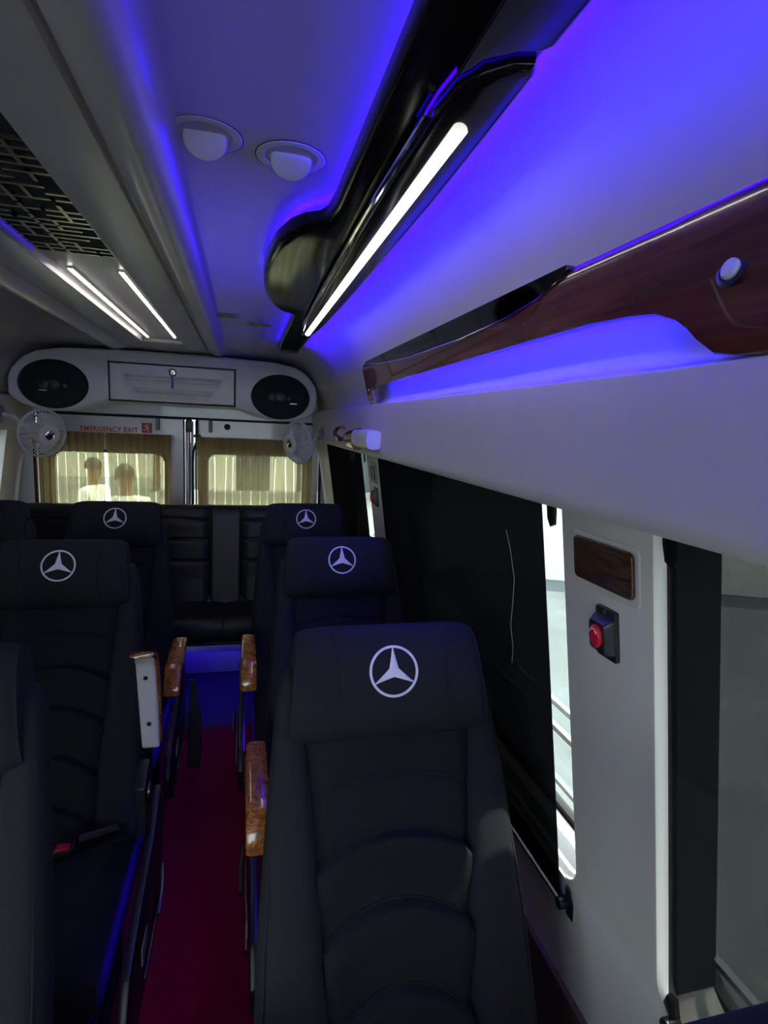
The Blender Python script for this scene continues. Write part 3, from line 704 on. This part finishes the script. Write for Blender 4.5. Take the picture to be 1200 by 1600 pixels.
def stroke(pts, w_):
    for (a, c), (e, g) in zip(pts, pts[1:]):
        d = Vector((e-a, g-c)); nn = Vector((-d.y, d.x)).normalized()*w_/2
        b.add([(0.427+a+nn.x, -0.0025, 0.035+c+nn.y), (0.427+e+nn.x, -0.0025, 0.035+g+nn.y), (0.427+e-nn.x, -0.0025, 0.035+g-nn.y), (0.427+a-nn.x, -0.0025, 0.035+c-nn.y)], [(0, 1, 2, 3)])
stroke([(-0.022, 0.012), (-0.006, 0.014), (0.004, 0.006), (0.018, 0.004)], 0.006); stroke([(-0.004, 0.014), (0.000, -0.004)], 0.011); stroke([(0.0, -0.004), (0.010, -0.012), (0.008, -0.026)], 0.007); stroke([(-0.001, -0.004), (-0.010, -0.014), (-0.024, -0.016)], 0.007)
b.add([(0.427+0.004+0.007*math.cos(2*PI*k/12), -0.0025, 0.035+0.023+0.007*math.sin(2*PI*k/12)) for k in range(12)], [tuple(range(12))])
b.build('running_figure', WHP, pict, smooth=0)

# ------------------------------------------------------------------ seats
AL = math.atan(0.36); SA, CA = math.sin(AL), math.cos(AL)
def B(x, s, d): return (x, -s*SA - d*CA, 1.14 - s*CA + d*SA)      # along the reclined back: s down from the emblem, d towards the sitter
ARCS = [(0.195, 0.026), (0.292, 0.046), (0.408, 0.054), (0.545, 0.060), (0.685, 0.060)]
def c_half(s): return 0.167 - 0.036*max(0, min(1, (s-0.1)/0.5))
def w_half(s): return interp([(-0.02, 0.205), (0.05, 0.216), (0.25, 0.236), (0.45, 0.252), (0.85, 0.268)], s)
def back_d(xn, s):
    """quilting of the centre panel: arched pads"""
    lim = [(a + r*xn*xn) for a, r in ARCS]
    d = 0.0
    k = -1
    for i, a in enumerate(lim):
        if s > a: k = i
    if k <= 0:
        d = 0.004
        d -= 0.006*math.exp(-((s-lim[0])/0.005)**2)
        dist = lim[1]-s
        d -= 0.006*math.exp(-(dist/0.012)**2)
    else:
        L = (lim[k+1] if k+1 < len(lim) else lim[k]+0.14) - lim[k]
        t = (s-lim[k])/L
        d = 0.024*smooth01(t/0.10)*(1-0.9*smooth01((t-0.06)/0.94)) - 0.004*math.exp(-((t)/0.05)**2)
    d -= 0.012*smooth01((abs(xn)-0.86)/0.14)
    return d
def head_rings():
    a, bb, sc, dc = 0.108, 0.062, 0.020, -0.056
    st = []
    n = 34
    for i in range(n+1):
        u = -1 + 2*i/n
        x = 0.189*math.copysign(1-(1-abs(u))**1.7, u)
        e = (1-min(1, abs(x)/0.1895)**7)**(1/3.2) if abs(x) < 0.1893 else 0.0
        e = max(e, 0.55)
        st.append((x, e))
    rings = []
    for x, e in st:
        # a slight pinch at the two seams
        pin = 1 - 0.035*math.exp(-((abs(x)-0.112)/0.006)**2)
        rings.append([B(x*(1+0.055*(pt[0]/a)), sc + pt[0]*(0.80+0.20*e), dc + pt[1]*(0.45+0.55*e)*pin) for pt in superell(a, bb, 2.7, 40)])
    return rings
def head_front(x, s):
    a, bb, sc, dc = 0.108, 0.062, 0.020, -0.056
    q = min(0.999, abs((s-sc)/a)); return dc + bb*(1-q**2.7)**(1/2.7)
def emblem_mesh():
    b = MB(); R = 0.0455; w_ = 0.0048; h = 0.0018; n = 64
    ring = []
    for k in range(n):
        t = 2*PI*k/n
        sec = []
        for q, e in ((R+w_/2, -0.002), (R+w_/2, h*0.7), (R, h), (R-w_/2, h*0.7), (R-w_/2, -0.002)):
            x, s = q*math.cos(t), -q*math.sin(t); sec.append(B(x, s, head_front(x, s)+e))
        ring.append(sec)
    b.loft(ring, loop=True)
    for k in range(3):
        t = PI/2 + 2*PI*k/3; ux, us = math.cos(t), -math.sin(t); px, ps = -us, ux
        rows = []
        for i in range(9):
            q = (R-0.001)*i/8; hw = 0.0095*(1-i/8)**1.15 + 0.0009
            if i == 0: hw = 0.0095
            sec = []
            for e, hh in ((-1, 0.0), (0, h*1.4), (1, 0.0)):
                x, s = ux*q + px*hw*e, us*q + ps*hw*e; sec.append(B(x, s, head_front(x, s)+0.0006+hh))
            rows.append(sec)
        b.loft(rows, closed=False)
    return b
def seam_tube(f, pts, r=0.0011):
    b = MB(); b.tube([f(p) for p in pts], r, 5); return b

def make_seat(name, label, loc, aisle, arm='down', buckle=False, armx=0.292, group='reclining passenger seats'):
    t = thing(name, label, 'seat', loc, group)
    # ---- headrest
    b = MB(); b.loft(head_rings()); hd = b.build('headrest', FAB, t, smooth=70)
    emblem_mesh().build('emblem', EMB, hd, smooth=50)
    for sx in (-1, 1):
        pts = []
        for k in range(25):
            s = -0.080 + 0.196*k/24
            x = sx*(0.118 - 0.012*math.cos((s-0.015)/0.11*1.6) - (0.0 if s < 0.05 else -0.10*(s-0.05)*0.6))
            pts.append(B(x, s, head_front(x, s)*1.0-0.0006))
        b = MB(); b.tube(pts, 0.0012, 5); b.build('seam', THREAD, hd)
    # ---- centre of the back
    b = MB(); nx, ns = 28, 220; S0, S1 = 0.03, 0.80
    V = []; F = []
    for j in range(ns+1):
        s = S0 + (S1-S0)*j/ns
        for i in range(nx+1):
            xn = -1 + 2*i/nx
            V.append(B(xn*c_half(s), s, -0.042 + 0.018*smooth01((s-0.25)/0.35) + back_d(xn, s) - 0.010*(1-xn*xn)*smooth01((s-0.2)/0.3)))
    for j in range(ns):
        for i in range(nx): F.append((j*(nx+1)+i, j*(nx+1)+i+1, (j+1)*(nx+1)+i+1, (j+1)*(nx+1)+i))
    b.add(V, F); bc = b.build('back_cushion', FABC, t, smooth=80)
    for a_, r_ in ARCS[:4]:
        pts = []
        for k in range(25):
            xn = -0.97 + 1.94*k/24; s = a_ + r_*xn*xn
            pts.append(B(xn*c_half(s), s, -0.042 + 0.018*smooth01((s-0.25)/0.35) + back_d(xn, s) - 0.010*(1-xn*xn)*smooth01((s-0.2)/0.3) + 0.0006))
        b = MB(); b.tube(pts, 0.0013, 5); b.build('seam', THREAD, bc)
    # ---- bolsters
    for sx in (-1, 1):
        b = MB(); rings = []
        N = 30
        for j in range(N+1):
            v = j/N; s = -0.012 + 0.85*v
            xi, xo = c_half(s)-0.004, w_half(s)
            hw = (xo-xi)/2; xm = (xo+xi)/2
            e = 1.0
            if v < 0.07: e = math.sqrt(max(0.02, 1-((0.07-v)/0.07)**2))
            if v > 0.95: e = math.sqrt(max(0.02, 1-((v-0.95)/0.05)**2))
            front = interp([(0, -0.042), (0.12, -0.034), (0.35, -0.016), (0.6, -0.002), (1, 0.0)], v)
            backd = -0.115
            hd_ = (front-backd)/2; md = (front+backd)/2
            rings.append([B(sx*(xm + c_*(0.6+0.4*e)), s, md + d_*e) for c_, d_ in superell(hw, hd_, 3.0, 24)])
        b.loft(rings); bo = b.build('bolster', FAB, t, smooth=70)
        pts = []
        for k in range(31):
            s = 0.02 + 0.76*k/30; v = (s+0.012)/0.85
            pts.append(B(sx*(w_half(s)-0.012), s, interp([(0, -0.042), (0.12, -0.034), (0.35, -0.016), (0.6, -0.002), (1, 0.0)], v)-0.0095))
        b = MB(); b.tube(pts, 0.0016, 5); b.build('seam', THREAD, bo)
    # ---- shell behind
    b = MB(); rings = []
    for j in range(13):
        s = 0.0 + 0.86*j/12; w_ = w_half(s)-0.012
        rings.append([B(c_, s, -0.095 + d_) for c_, d_ in superell(w_, 0.035 if 0 < j < 12 else 0.028, 4, 24)])
    b.loft(rings); b.build('back_shell', BLKP, t, smooth=50)
    # ---- seat cushion
    b = MB(); rings = []
    for i in range(25):
        x = -0.250 + 0.50*i/24; xn = x/0.25
        e = (1-abs(xn)**9)**0.25 if abs(xn) < 1 else 0.5
        e = max(0.55, e)
        rise = 0.018*smooth01((abs(xn)-0.55)/0.3)
        sec = []
        for py, pz in superell(0.255, 0.072, 3.6, 40):
            zz = pz*(0.5+0.5*e)
            if pz > 0: zz += rise*e
            sec.append((x, -0.475 + py, 0.365 + zz + 0.02*(-py)/0.25))
        rings.append(sec)
    b.loft(rings); cu = b.build('seat_cushion', FAB, t, smooth=70)
    pts = [(-0.235+0.47*k/16, -0.33-0.012*math.sin(PI*k/16), 0.4335 + (0.018*smooth01((abs(-1+2*k/16)*0.94-0.55)/0.3))) for k in range(17)]
    b = MB(); b.tube(pts, 0.0016, 5); b.build('seam', THREAD, cu)
    # ---- under-frame
    b = MB(); b.box((0, -0.46, 0.272), (0.46, 0.46, 0.05)); b.build('seat_pan', BLKP, t, bevel=0.01)
    for sx in (-1, 1):
        b = MB(); b.tube([(sx*0.19, -0.66, 0.25), (sx*0.19, -0.67, 0.02), (sx*0.19, -0.64, 0.012), (sx*0.19, -0.30, 0.012), (sx*0.19, -0.27, 0.02), (sx*0.19, -0.26, 0.25)], 0.016, 8); b.build('leg', BLKP, t)
    if aisle:
        A = aisle
        P = [(-0.74, 0.25), (-0.75, 0.33), (-0.70, 0.40), (-0.55, 0.435), (-0.36, 0.46), (-0.27, 0.50), (-0.20, 0.52), (-0.17, 0.46), (-0.19, 0.30), (-0.26, 0.21), (-0.45, 0.18), (-0.66, 0.19)]
        b = MB(); b.prism(P, lambda y, z, d: (A*(0.288+d), y, z), 0.0, 0.022); sh = b.build('side_shield', BLKP, t, bevel=0.006)
        rb('switch_plate', (A*0.3155, -0.56, 0.335), (0.004, 0.07, 0.045), 0.0015, GREYP, sh)
        rb('steel_edge', (A*0.316, -0.42, 0.245), (0.006, 0.30, 0.022), 0.002, STEEL, sh)
        b = MB(); b.tube([(A*0.322, -0.30, 0.33), (A*0.330, -0.38, 0.325), (A*0.330, -0.45, 0.31)], 0.007, 8); b.build('recline_lever', STEEL, sh)
        b = MB(); b.box((A*0.2877, -0.46, 0.368), (0.0006, 0.42, 0.012)); b.build('blue_led_strip', LEDBU, sh, smooth=0)
        # armrest
        piv = Vector((A*armx, -0.345, 0.60))
        n = 18
        def arm_path(k):
            v = k/n
            return v
        rings = []; under = []
        for k in range(n+1):
            v = k/n; y = -(0.345 if arm == 'up' else 0.31)*v; 
            z = 0.080 - 0.012*v - 0.060*smooth01((v-0.80)/0.20)**2 + 0.006*math.sin(v*PI)
            th = 0.019*(1-0.25*smooth01((v-0.85)/0.15)); w_ = 0.029 + 0.002*math.sin(v*PI)
            rings.append([(c_, y, z + d_) for c_, d_ in superell(w_, th, 3.4, 24)])
            under.append([(c_, y, z - th + d_ - 0.004) for c_, d_ in superell(w_*0.82, 0.010, 4, 16)])
        RX = Matrix.Rotation(math.radians(-78 if arm == 'up' else 0), 4, 'X')
        off = Vector((0, 0, 0)) if arm != 'up' else Vector((0, 0.070, 0.045))
        xf = lambda R_: [[tuple(RX @ Vector(p) + piv + off) for p in r] for r in R_]
        b = MB(); b.loft(xf(rings)); ar = b.build('armrest', BURL, t, smooth=60)
        b = MB(); b.loft(xf(under[:-2])); un = b.build('armrest_underside', GREYP if arm != 'up' else WHITE, ar, smooth=60)
        for v in (0.28, 0.80):
            p = RX @ Vector((0, -0.31*v, 0.080-0.012*v-0.033)) + piv + off; nn = RX @ Vector((0, 0, -1))
            b = MB(); b.loft(disc_rings(p - nn*0.002, nn, ((0.006, 0), (0.006, 0.003), (0.003, 0.002)), 12)); b.build('screw', SEAL, un)
        b = MB(); b.prism([(0.03, -0.12), (0.045, 0.03), (0.03, 0.075), (-0.02, 0.07), (-0.06, 0.045), (-0.055, -0.10)], lambda y, z, d: (piv.x + d, piv.y + y, piv.z + z), -0.013, 0.013); b.build('arm_bracket', BLKP, t, bevel=0.004)
        b = MB(); b.loft(disc_rings((piv.x + A*0.013, piv.y, piv.z), (A, 0, 0), ((0.022, 0), (0.022, 0.003), (0.014, 0.005)), 16)); b.build('pivot_cap', STEEL, t)
    if buckle:
        rb('buckle_body', (0.085, -0.325, 0.452), (0.050, 0.075, 0.026), 0.006, BLKP, t)
        rb('buckle_button', (0.085, -0.352, 0.464), (0.034, 0.024, 0.010), 0.003, RED, t)
        b = MB(); b.tube([(0.11, -0.31, 0.45), (0.16, -0.29, 0.448), (0.20, -0.27, 0.445)], 0.012, 8); b.build('buckle_stalk', BLKP, t)
    return t
make_seat('passenger_seat', 'dark star-embroidered seat nearest the camera on the right, beside the window', (0.282, 0.968, 0), -1)
make_seat('passenger_seat', 'second dark seat in the right row, directly behind the nearest one', (0.334, 1.85, 0), -1)
make_seat('passenger_seat', 'third dark seat in the right row, in front of the rear bench', (0.300, 2.68, 0), -1, armx=0.272)
make_seat('passenger_seat', 'dark seat top peeking in at the bottom right corner, by the near window', (0.31, 0.163, 0), -1)
make_seat('passenger_seat', 'dark seat cut off by the left edge, nearest the camera on the left', (-0.545, 0.965, 0), 1)
make_seat('passenger_seat', 'dark left seat with its armrest folded up and a red belt buckle', (-0.537, 1.825, 0), 1, arm='up', buckle=True, armx=0.285)
make_seat('passenger_seat', 'dark left aisle seat with lowered wood armrest, in front of the curtains', (-0.553, 2.68, 0), 1, armx=0.308)
make_seat('passenger_seat', 'dark window seat at the far left, beside the left shade', (-1.110, 2.68, 0), None)
# belt hanging from the aisle seat
t = thing('hanging_belt', 'black seat belt strap hanging beside the left aisle seat', 'seat belt', (-0.203, 2.36, 0.0))
b = MB(); rings = []
for k in range(15):
    v = k/14; z = 0.50 - 0.37*v; w_ = 0.012 + 0.016*smooth01(v*1.6); 
    rings.append([(0.010*math.sin(v*2.5)+c_*0.5, -0.03*v + 0.004*math.sin(v*9) + c_*0.8, z + 0) if False else (0.012*math.sin(v*2.5)+c_, d_ - 0.02*v, z) for c_, d_ in superell(w_, 0.006, 3, 14)])
b.loft(rings); b.build('strap', VINYL, t)
rb('belt_tongue', (0.008, -0.02, 0.125), (0.05, 0.010, 0.05), 0.003, BLKP, t)

# ------------------------------------------------------------------ rear bench and step
step = struct(MB().box((XC, 3.88, 0.07), (2.15, 0.74, 0.14)).build('floor_step', GREYP, floor, bevel=0.006))
bench = thing('rear_bench', 'black ribbed bench seat across the back of the van', 'bench', (0, 0, 0))
def bsec(x0, x1, ribs):
    b = MB(); nx, nz = 20, 70; V = []; F = []
    for j in range(nz+1):
        v = j/nz; z = 1.045 - 0.60*v
        for i in range(nx+1):
            u = i/nx; un = abs(2*u-1)
            d = 0.05*math.sqrt(max(0, 1-max(0, (0.10-v)/0.10)**2)) - 0.05
            d -= 0.02*smooth01((un-0.90)/0.10)
            if ribs:
                for vc in (0.135, 0.345, 0.57):
                    vv = vc + 0.010*un*un
                    d += -0.012*math.exp(-((v-vv)/0.012)**2) + 0.012*smooth01((v-vv)/0.02)*(1-smooth01((v-vv)/0.21))
            V.append((x0+(x1-x0)*u, 3.72 - 0.10*v - d - 0.02, z))
    n1 = nx+1
    for j in range(nz):
        for i in range(nx): F.append((j*n1+i, j*n1+i+1, (j+1)*n1+i+1, (j+1)*n1+i))
    b.add(V, F); return b.build('back_cushion', VINYL, bench, smooth=80)
bsec(-1.30, -0.76, True); bsec(-0.755, -0.205, True); bsec(-0.200, -0.005, False); bsec(0.000, 0.56, True)
rb('back_board', (-0.37, 3.80, 0.73), (1.86, 0.10, 0.62), 0.03, VINYL, bench)
for x0, x1 in ((-1.30, -0.75), (-0.745, -0.11), (-0.105, 0.56)):
    b = MB(); rings = []
    for i in range(13):
        x = x0 + (x1-x0)*i/12; xn = abs(2*i/12-1); e = max(0.6, (1-xn**10)**0.25 if xn < 1 else 0.6)
        rings.append([(x, 3.475 + py, 0.36 + pz*(0.55+0.45*e)) for py, pz in superell(0.20, 0.085, 4, 32)])
    b.loft(rings); b.build('seat_cushion', VINYL, bench, smooth=70)
rb('seat_base', (-0.37, 3.50, 0.268), (1.86, 0.36, 0.02), 0.004, BLKP, bench)
for x in (-1.2, -0.43, 0.45): rb('support', (x, 3.58, 0.20), (0.03, 0.05, 0.13), 0.004, BLKP, bench)
b = MB(); b.box((-0.17, 3.36, 0.254), (0.60, 0.012, 0.004)); b.build('blue_led_strip', LEDBB, bench, smooth=0)

# ------------------------------------------------------------------ outside
GZ = -0.70
ASPH = mat('outside_concrete', (0.112, 0.130, 0.132), 0.9, var=0.2, scale=1.2, detail=8)
b = MB(); b.add([(-60, -60, GZ), (60, -60, GZ), (60, 60, GZ), (-60, 60, GZ)], [(0, 1, 2, 3)]); g = struct(b.build('ground', ASPH, smooth=0))
PLAST = mat('pale_plaster', (0.72, 0.70, 0.62), 0.8, var=0.08, scale=3)
b = MB(); b.box((9.0, 6.05, GZ+1.6), (13.0, 0.25, 3.2), Matrix.Rotation(math.radians(-23.3), 3, 'Z')); o = b.build('boundary_wall', PLAST, bevel=0.02); tag(o, 'pale plastered boundary wall outside the right windows', 'wall')
GUARD = mat('pale_painted_rail', (0.80, 0.82, 0.82), 0.4)
for k, z in enumerate((0.93, 0.868)):
    b = MB(); b.tube([(0.775, 0.75, z), (0.775, 3.7, z)], 0.009, 8); o = b.build('window_guard_rail', GUARD); tag(o, ('upper' if k == 0 else 'lower') + ' pale metal guard rail outside the right windows', 'rail', 'window guard rails')
# building behind the van
bl = thing('building', 'pale building with dark window openings seen through the right rear curtain', 'building', (2.2, 13.0, GZ))
b = MB(); b.box((0, 0, 2.6), (7.5, 3.0, 5.2)); b.build('wall', PLAST, bl)
DARKW = mat('dark_window', (0.05, 0.06, 0.06), 0.2)
for x in (-3.2, -2.0, -0.8, 0.4, 1.6, 2.8):
    for z in (1.35, 3.6):
        b = MB(); b.ring_prism(rect_like(x-0.40, x+0.40, z-0.55, z+0.55), rect_like(x-0.33, x+0.33, z-0.48, z+0.48), lambda a, c, d: (a, -1.5-d, c), 0, 0.06); w_ = b.build('window', WHP, bl)
        b = MB(); b.box((x, -1.505, z), (0.66, 0.02, 0.96)); b.build('pane', DARKW, w_)
b = MB(); b.box((0, -1.62, 0.85), (7.5, 0.25, 0.12)); b.build('ledge', GREYP, bl)
# parked van beyond the left window, and shrubs
LEAF = mat('yellow_green_foliage', (0.30, 0.30, 0.05), 0.7, var=0.5, scale=6)
TRUNK = mat('bark', (0.12, 0.08, 0.05), 0.9, var=0.3, scale=12)
def tree(x, y, h, r, lab):
    t = thing('tree', lab, 'tree', (x, y, GZ), 'trees behind the van')
    b = MB(); b.tube([(0, 0, 0), (0.05, 0, h*0.4), (0, 0.05, h*0.75)], [0.14, 0.11, 0.05], 10); b.build('trunk', TRUNK, t)
    random.seed(int(x*100)); b = MB()
    for k in range(1500):
        a, c = random.uniform(0, 2*PI), random.uniform(-1, 1); q = random.uniform(0.55, 1)*r
        p = Vector((q*math.sqrt(1-c*c)*math.cos(a), q*math.sqrt(1-c*c)*math.sin(a), h*0.72 + q*c*0.8)); s_ = random.uniform(0.07, 0.14)
        u = Vector((random.gauss(0, 1), random.gauss(0, 1), random.gauss(0, 1))).normalized(); v = u.orthogonal().normalized()
        b.add([p+u*s_, p+v*s_*0.45, p-u*s_, p-v*s_*0.45], [(0, 1, 2, 3)])
    o = b.build('foliage', LEAF, t, smooth=0); o['kind'] = 'stuff'
tree(-5.4, 12.5, 4.6, 1.9, 'yellow-green tree behind the left rear window, left of the people')
tree(-2.6, 18.6, 5.0, 2.1, 'yellow-green tree behind the left rear window, above the people')
b = MB(); b.box((-5.0, 22.5, GZ+1.2), (10, 0.25, 2.4)); o = b.build('garden_wall', PLAST); tag(o, 'low pale garden wall far behind the trees', 'wall')

# two people standing behind the van, backs of heads and white shirts
SKIN = mat('skin', (0.20, 0.10, 0.065), 0.55); HAIR = mat('black_hair', (0.012, 0.010, 0.009), 0.6); SHIRT = mat('white_shirt', (0.80, 0.84, 0.86), 0.8); TROU = mat('dark_trousers', (0.03, 0.03, 0.04), 0.8)
def person(x, y, rz, lab, lean=0.0, hgt=1.0):
    joints = {'pel': (0, 0, .96, .125), 'wa': (0, .0, 1.10, .120), 'ch': (0, -.01+lean*.5, 1.30, .135), 'nb': (0, lean, 1.46, .060), 'nk': (0, lean, 1.53, .052), 'hd': (0, -.02+lean, 1.63, .078), 'ht': (0, -.01+lean, 1.72, .070)}
    E = [('pel', 'wa'), ('wa', 'ch'), ('ch', 'nb'), ('nb', 'nk'), ('nk', 'hd'), ('hd', 'ht')]
    for s_, k in ((-1, 'l'), (1, 'r')):
        joints.update({'sh'+k: (s_*.19, lean*.8, 1.41, .062), 'el'+k: (s_*.25, .02+lean*.5, 1.13, .044), 'wr'+k: (s_*.24, -.14, .93, .030), 'pm'+k: (s_*.235, -.19, .88, .026),
                       'hp'+k: (s_*.10, 0, .90, .095), 'kn'+k: (s_*.11, -.02, .49, .062), 'an'+k: (s_*.115, .02, .09, .042), 'to'+k: (s_*.125, -.15, .04, .036)})
        E += [('ch', 'sh'+k), ('sh'+k, 'el'+k), ('el'+k, 'wr'+k), ('wr'+k, 'pm'+k), ('pel', 'hp'+k), ('hp'+k, 'kn'+k), ('kn'+k, 'an'+k), ('an'+k, 'to'+k)]
        for q, (dx, ln) in enumerate(((-.024, .060), (-.009, .075), (.008, .080), (.024, .070))):
            joints['f%d%s' % (q, k)] = (s_*.235+dx, -.205, .855, .010); joints['g%d%s' % (q, k)] = (s_*.235+dx, -.215, .855-ln*.55, .009); joints['h%d%s' % (q, k)] = (s_*.235+dx, -.200, .855-ln, .008)
            E += [('pm'+k, 'f%d%s' % (q, k)), ('f%d%s' % (q, k), 'g%d%s' % (q, k)), ('g%d%s' % (q, k), 'h%d%s' % (q, k))]
        joints['t0'+k] = (s_*.235-s_*.034, -.19, .875, .011); joints['t1'+k] = (s_*.235-s_*.042, -.215, .845, .009); E += [('pm'+k, 't0'+k), ('t0'+k, 't1'+k)]
    names = list(joints); me = bpy.data.meshes.new('person')
    me.from_pydata([joints[n][:3] for n in names], [(names.index(a), names.index(c)) for a, c in E], [])
    o = bpy.data.objects.new('tmp_person', me); COL.objects.link(o)
    md = o.modifiers.new('skin', 'SKIN')
    for i, n in enumerate(names):
        sv = me.skin_vertices[0].data[i]; r = joints[n][3]
        sv.radius = (r*1.35, r) if n in ('pel', 'wa', 'ch') else (r, r)
        sv.use_root = (n == 'pel')
    o.modifiers.new('sub', 'SUBSURF').levels = 2
    bpy.context.view_layer.update()
    body = bpy.data.meshes.new_from_object(o.evaluated_get(bpy.context.evaluated_depsgraph_get()))
    bpy.data.objects.remove(o)
    body.materials.clear()
    for m in (SKIN, SHIRT, TROU, BLKP): body.materials.append(m)
    for p in body.polygons:
        c = p.center; p.use_smooth = True
        arm = abs(c.x) > .19 and c.z < 1.25
        if c.z > 1.475: p.material_index = 0
        elif arm: p.material_index = 1 if c.z > 1.16 else 0
        elif c.z > 0.93: p.material_index = 1
        elif c.z > 0.09: p.material_index = 2
        else: p.material_index = 3
    t = thing('person', lab, 'person', (x, y, GZ)); t.rotation_euler = (0, 0, rz); t.scale = (hgt, hgt, hgt)
    bo = bpy.data.objects.new('body', body); COL.objects.link(bo); bo.parent = t
    hc = Vector((0, -.015+lean, 1.655))
    n = 24
    b = MB(); b.loft([[tuple(hc + Vector((.088*math.sin(ph)*math.cos(2*PI*k/n), .012 + .100*math.sin(ph)*math.sin(2*PI*k/n)*(1.0 if math.sin(2*PI*k/n) > 0 else 0.86), .02 + .105*math.cos(ph)))) for k in range(n)] for ph in [0.02, .3, .6, .9, 1.2, 1.5, 1.75]]); b.build('hair', HAIR, t)
    b = MB(); b.loft([[tuple(hc + Vector((w_*math.cos(2*PI*k/10), -.088-.012+d_, z_ + w_*0.6*math.sin(2*PI*k/10)))) for k in range(10)] for w_, d_, z_ in ((.012, .015, .02), (.012, 0, .0), (.015, -.012, -.022), (.006, -.016, -.026))]); b.build('nose', SKIN, t)
    for s_ in (-1, 1):
        b = MB(); b.loft([[tuple(hc + Vector((s_*(.074+d_), .01+.018*q*math.cos(2*PI*k/12), -.015+.030*q*math.sin(2*PI*k/12)))) for k in range(12)] for q, d_ in ((.7, 0), (1, .010), (.8, .016))]); b.build('ear', SKIN, t)
        b = MB(); b.loft([[tuple(hc + Vector((s_*.030+.011*q*math.cos(2*PI*k/10), -.080-d_, .005+.006*q*math.sin(2*PI*k/10)))) for k in range(10)] for q, d_ in ((1, 0), (.7, .004), (.2, .006))]); b.build('eye', HAIR, t)
    b = MB(); b.box(tuple(hc + Vector((0, -.083, -.052))), (.044, .01, .008)); b.build('mouth', mat('lips', (0.18, 0.06, 0.05), 0.5), t, bevel=0.003)
    return t
person(-1.62, 6.9, math.radians(70), 'slimmer person in a white shirt outside the left rear window', 0.02, 1.02)
person(-1.12, 5.9, math.radians(190), 'broader person in a white shirt outside the left rear window', 0.0, 1.03)
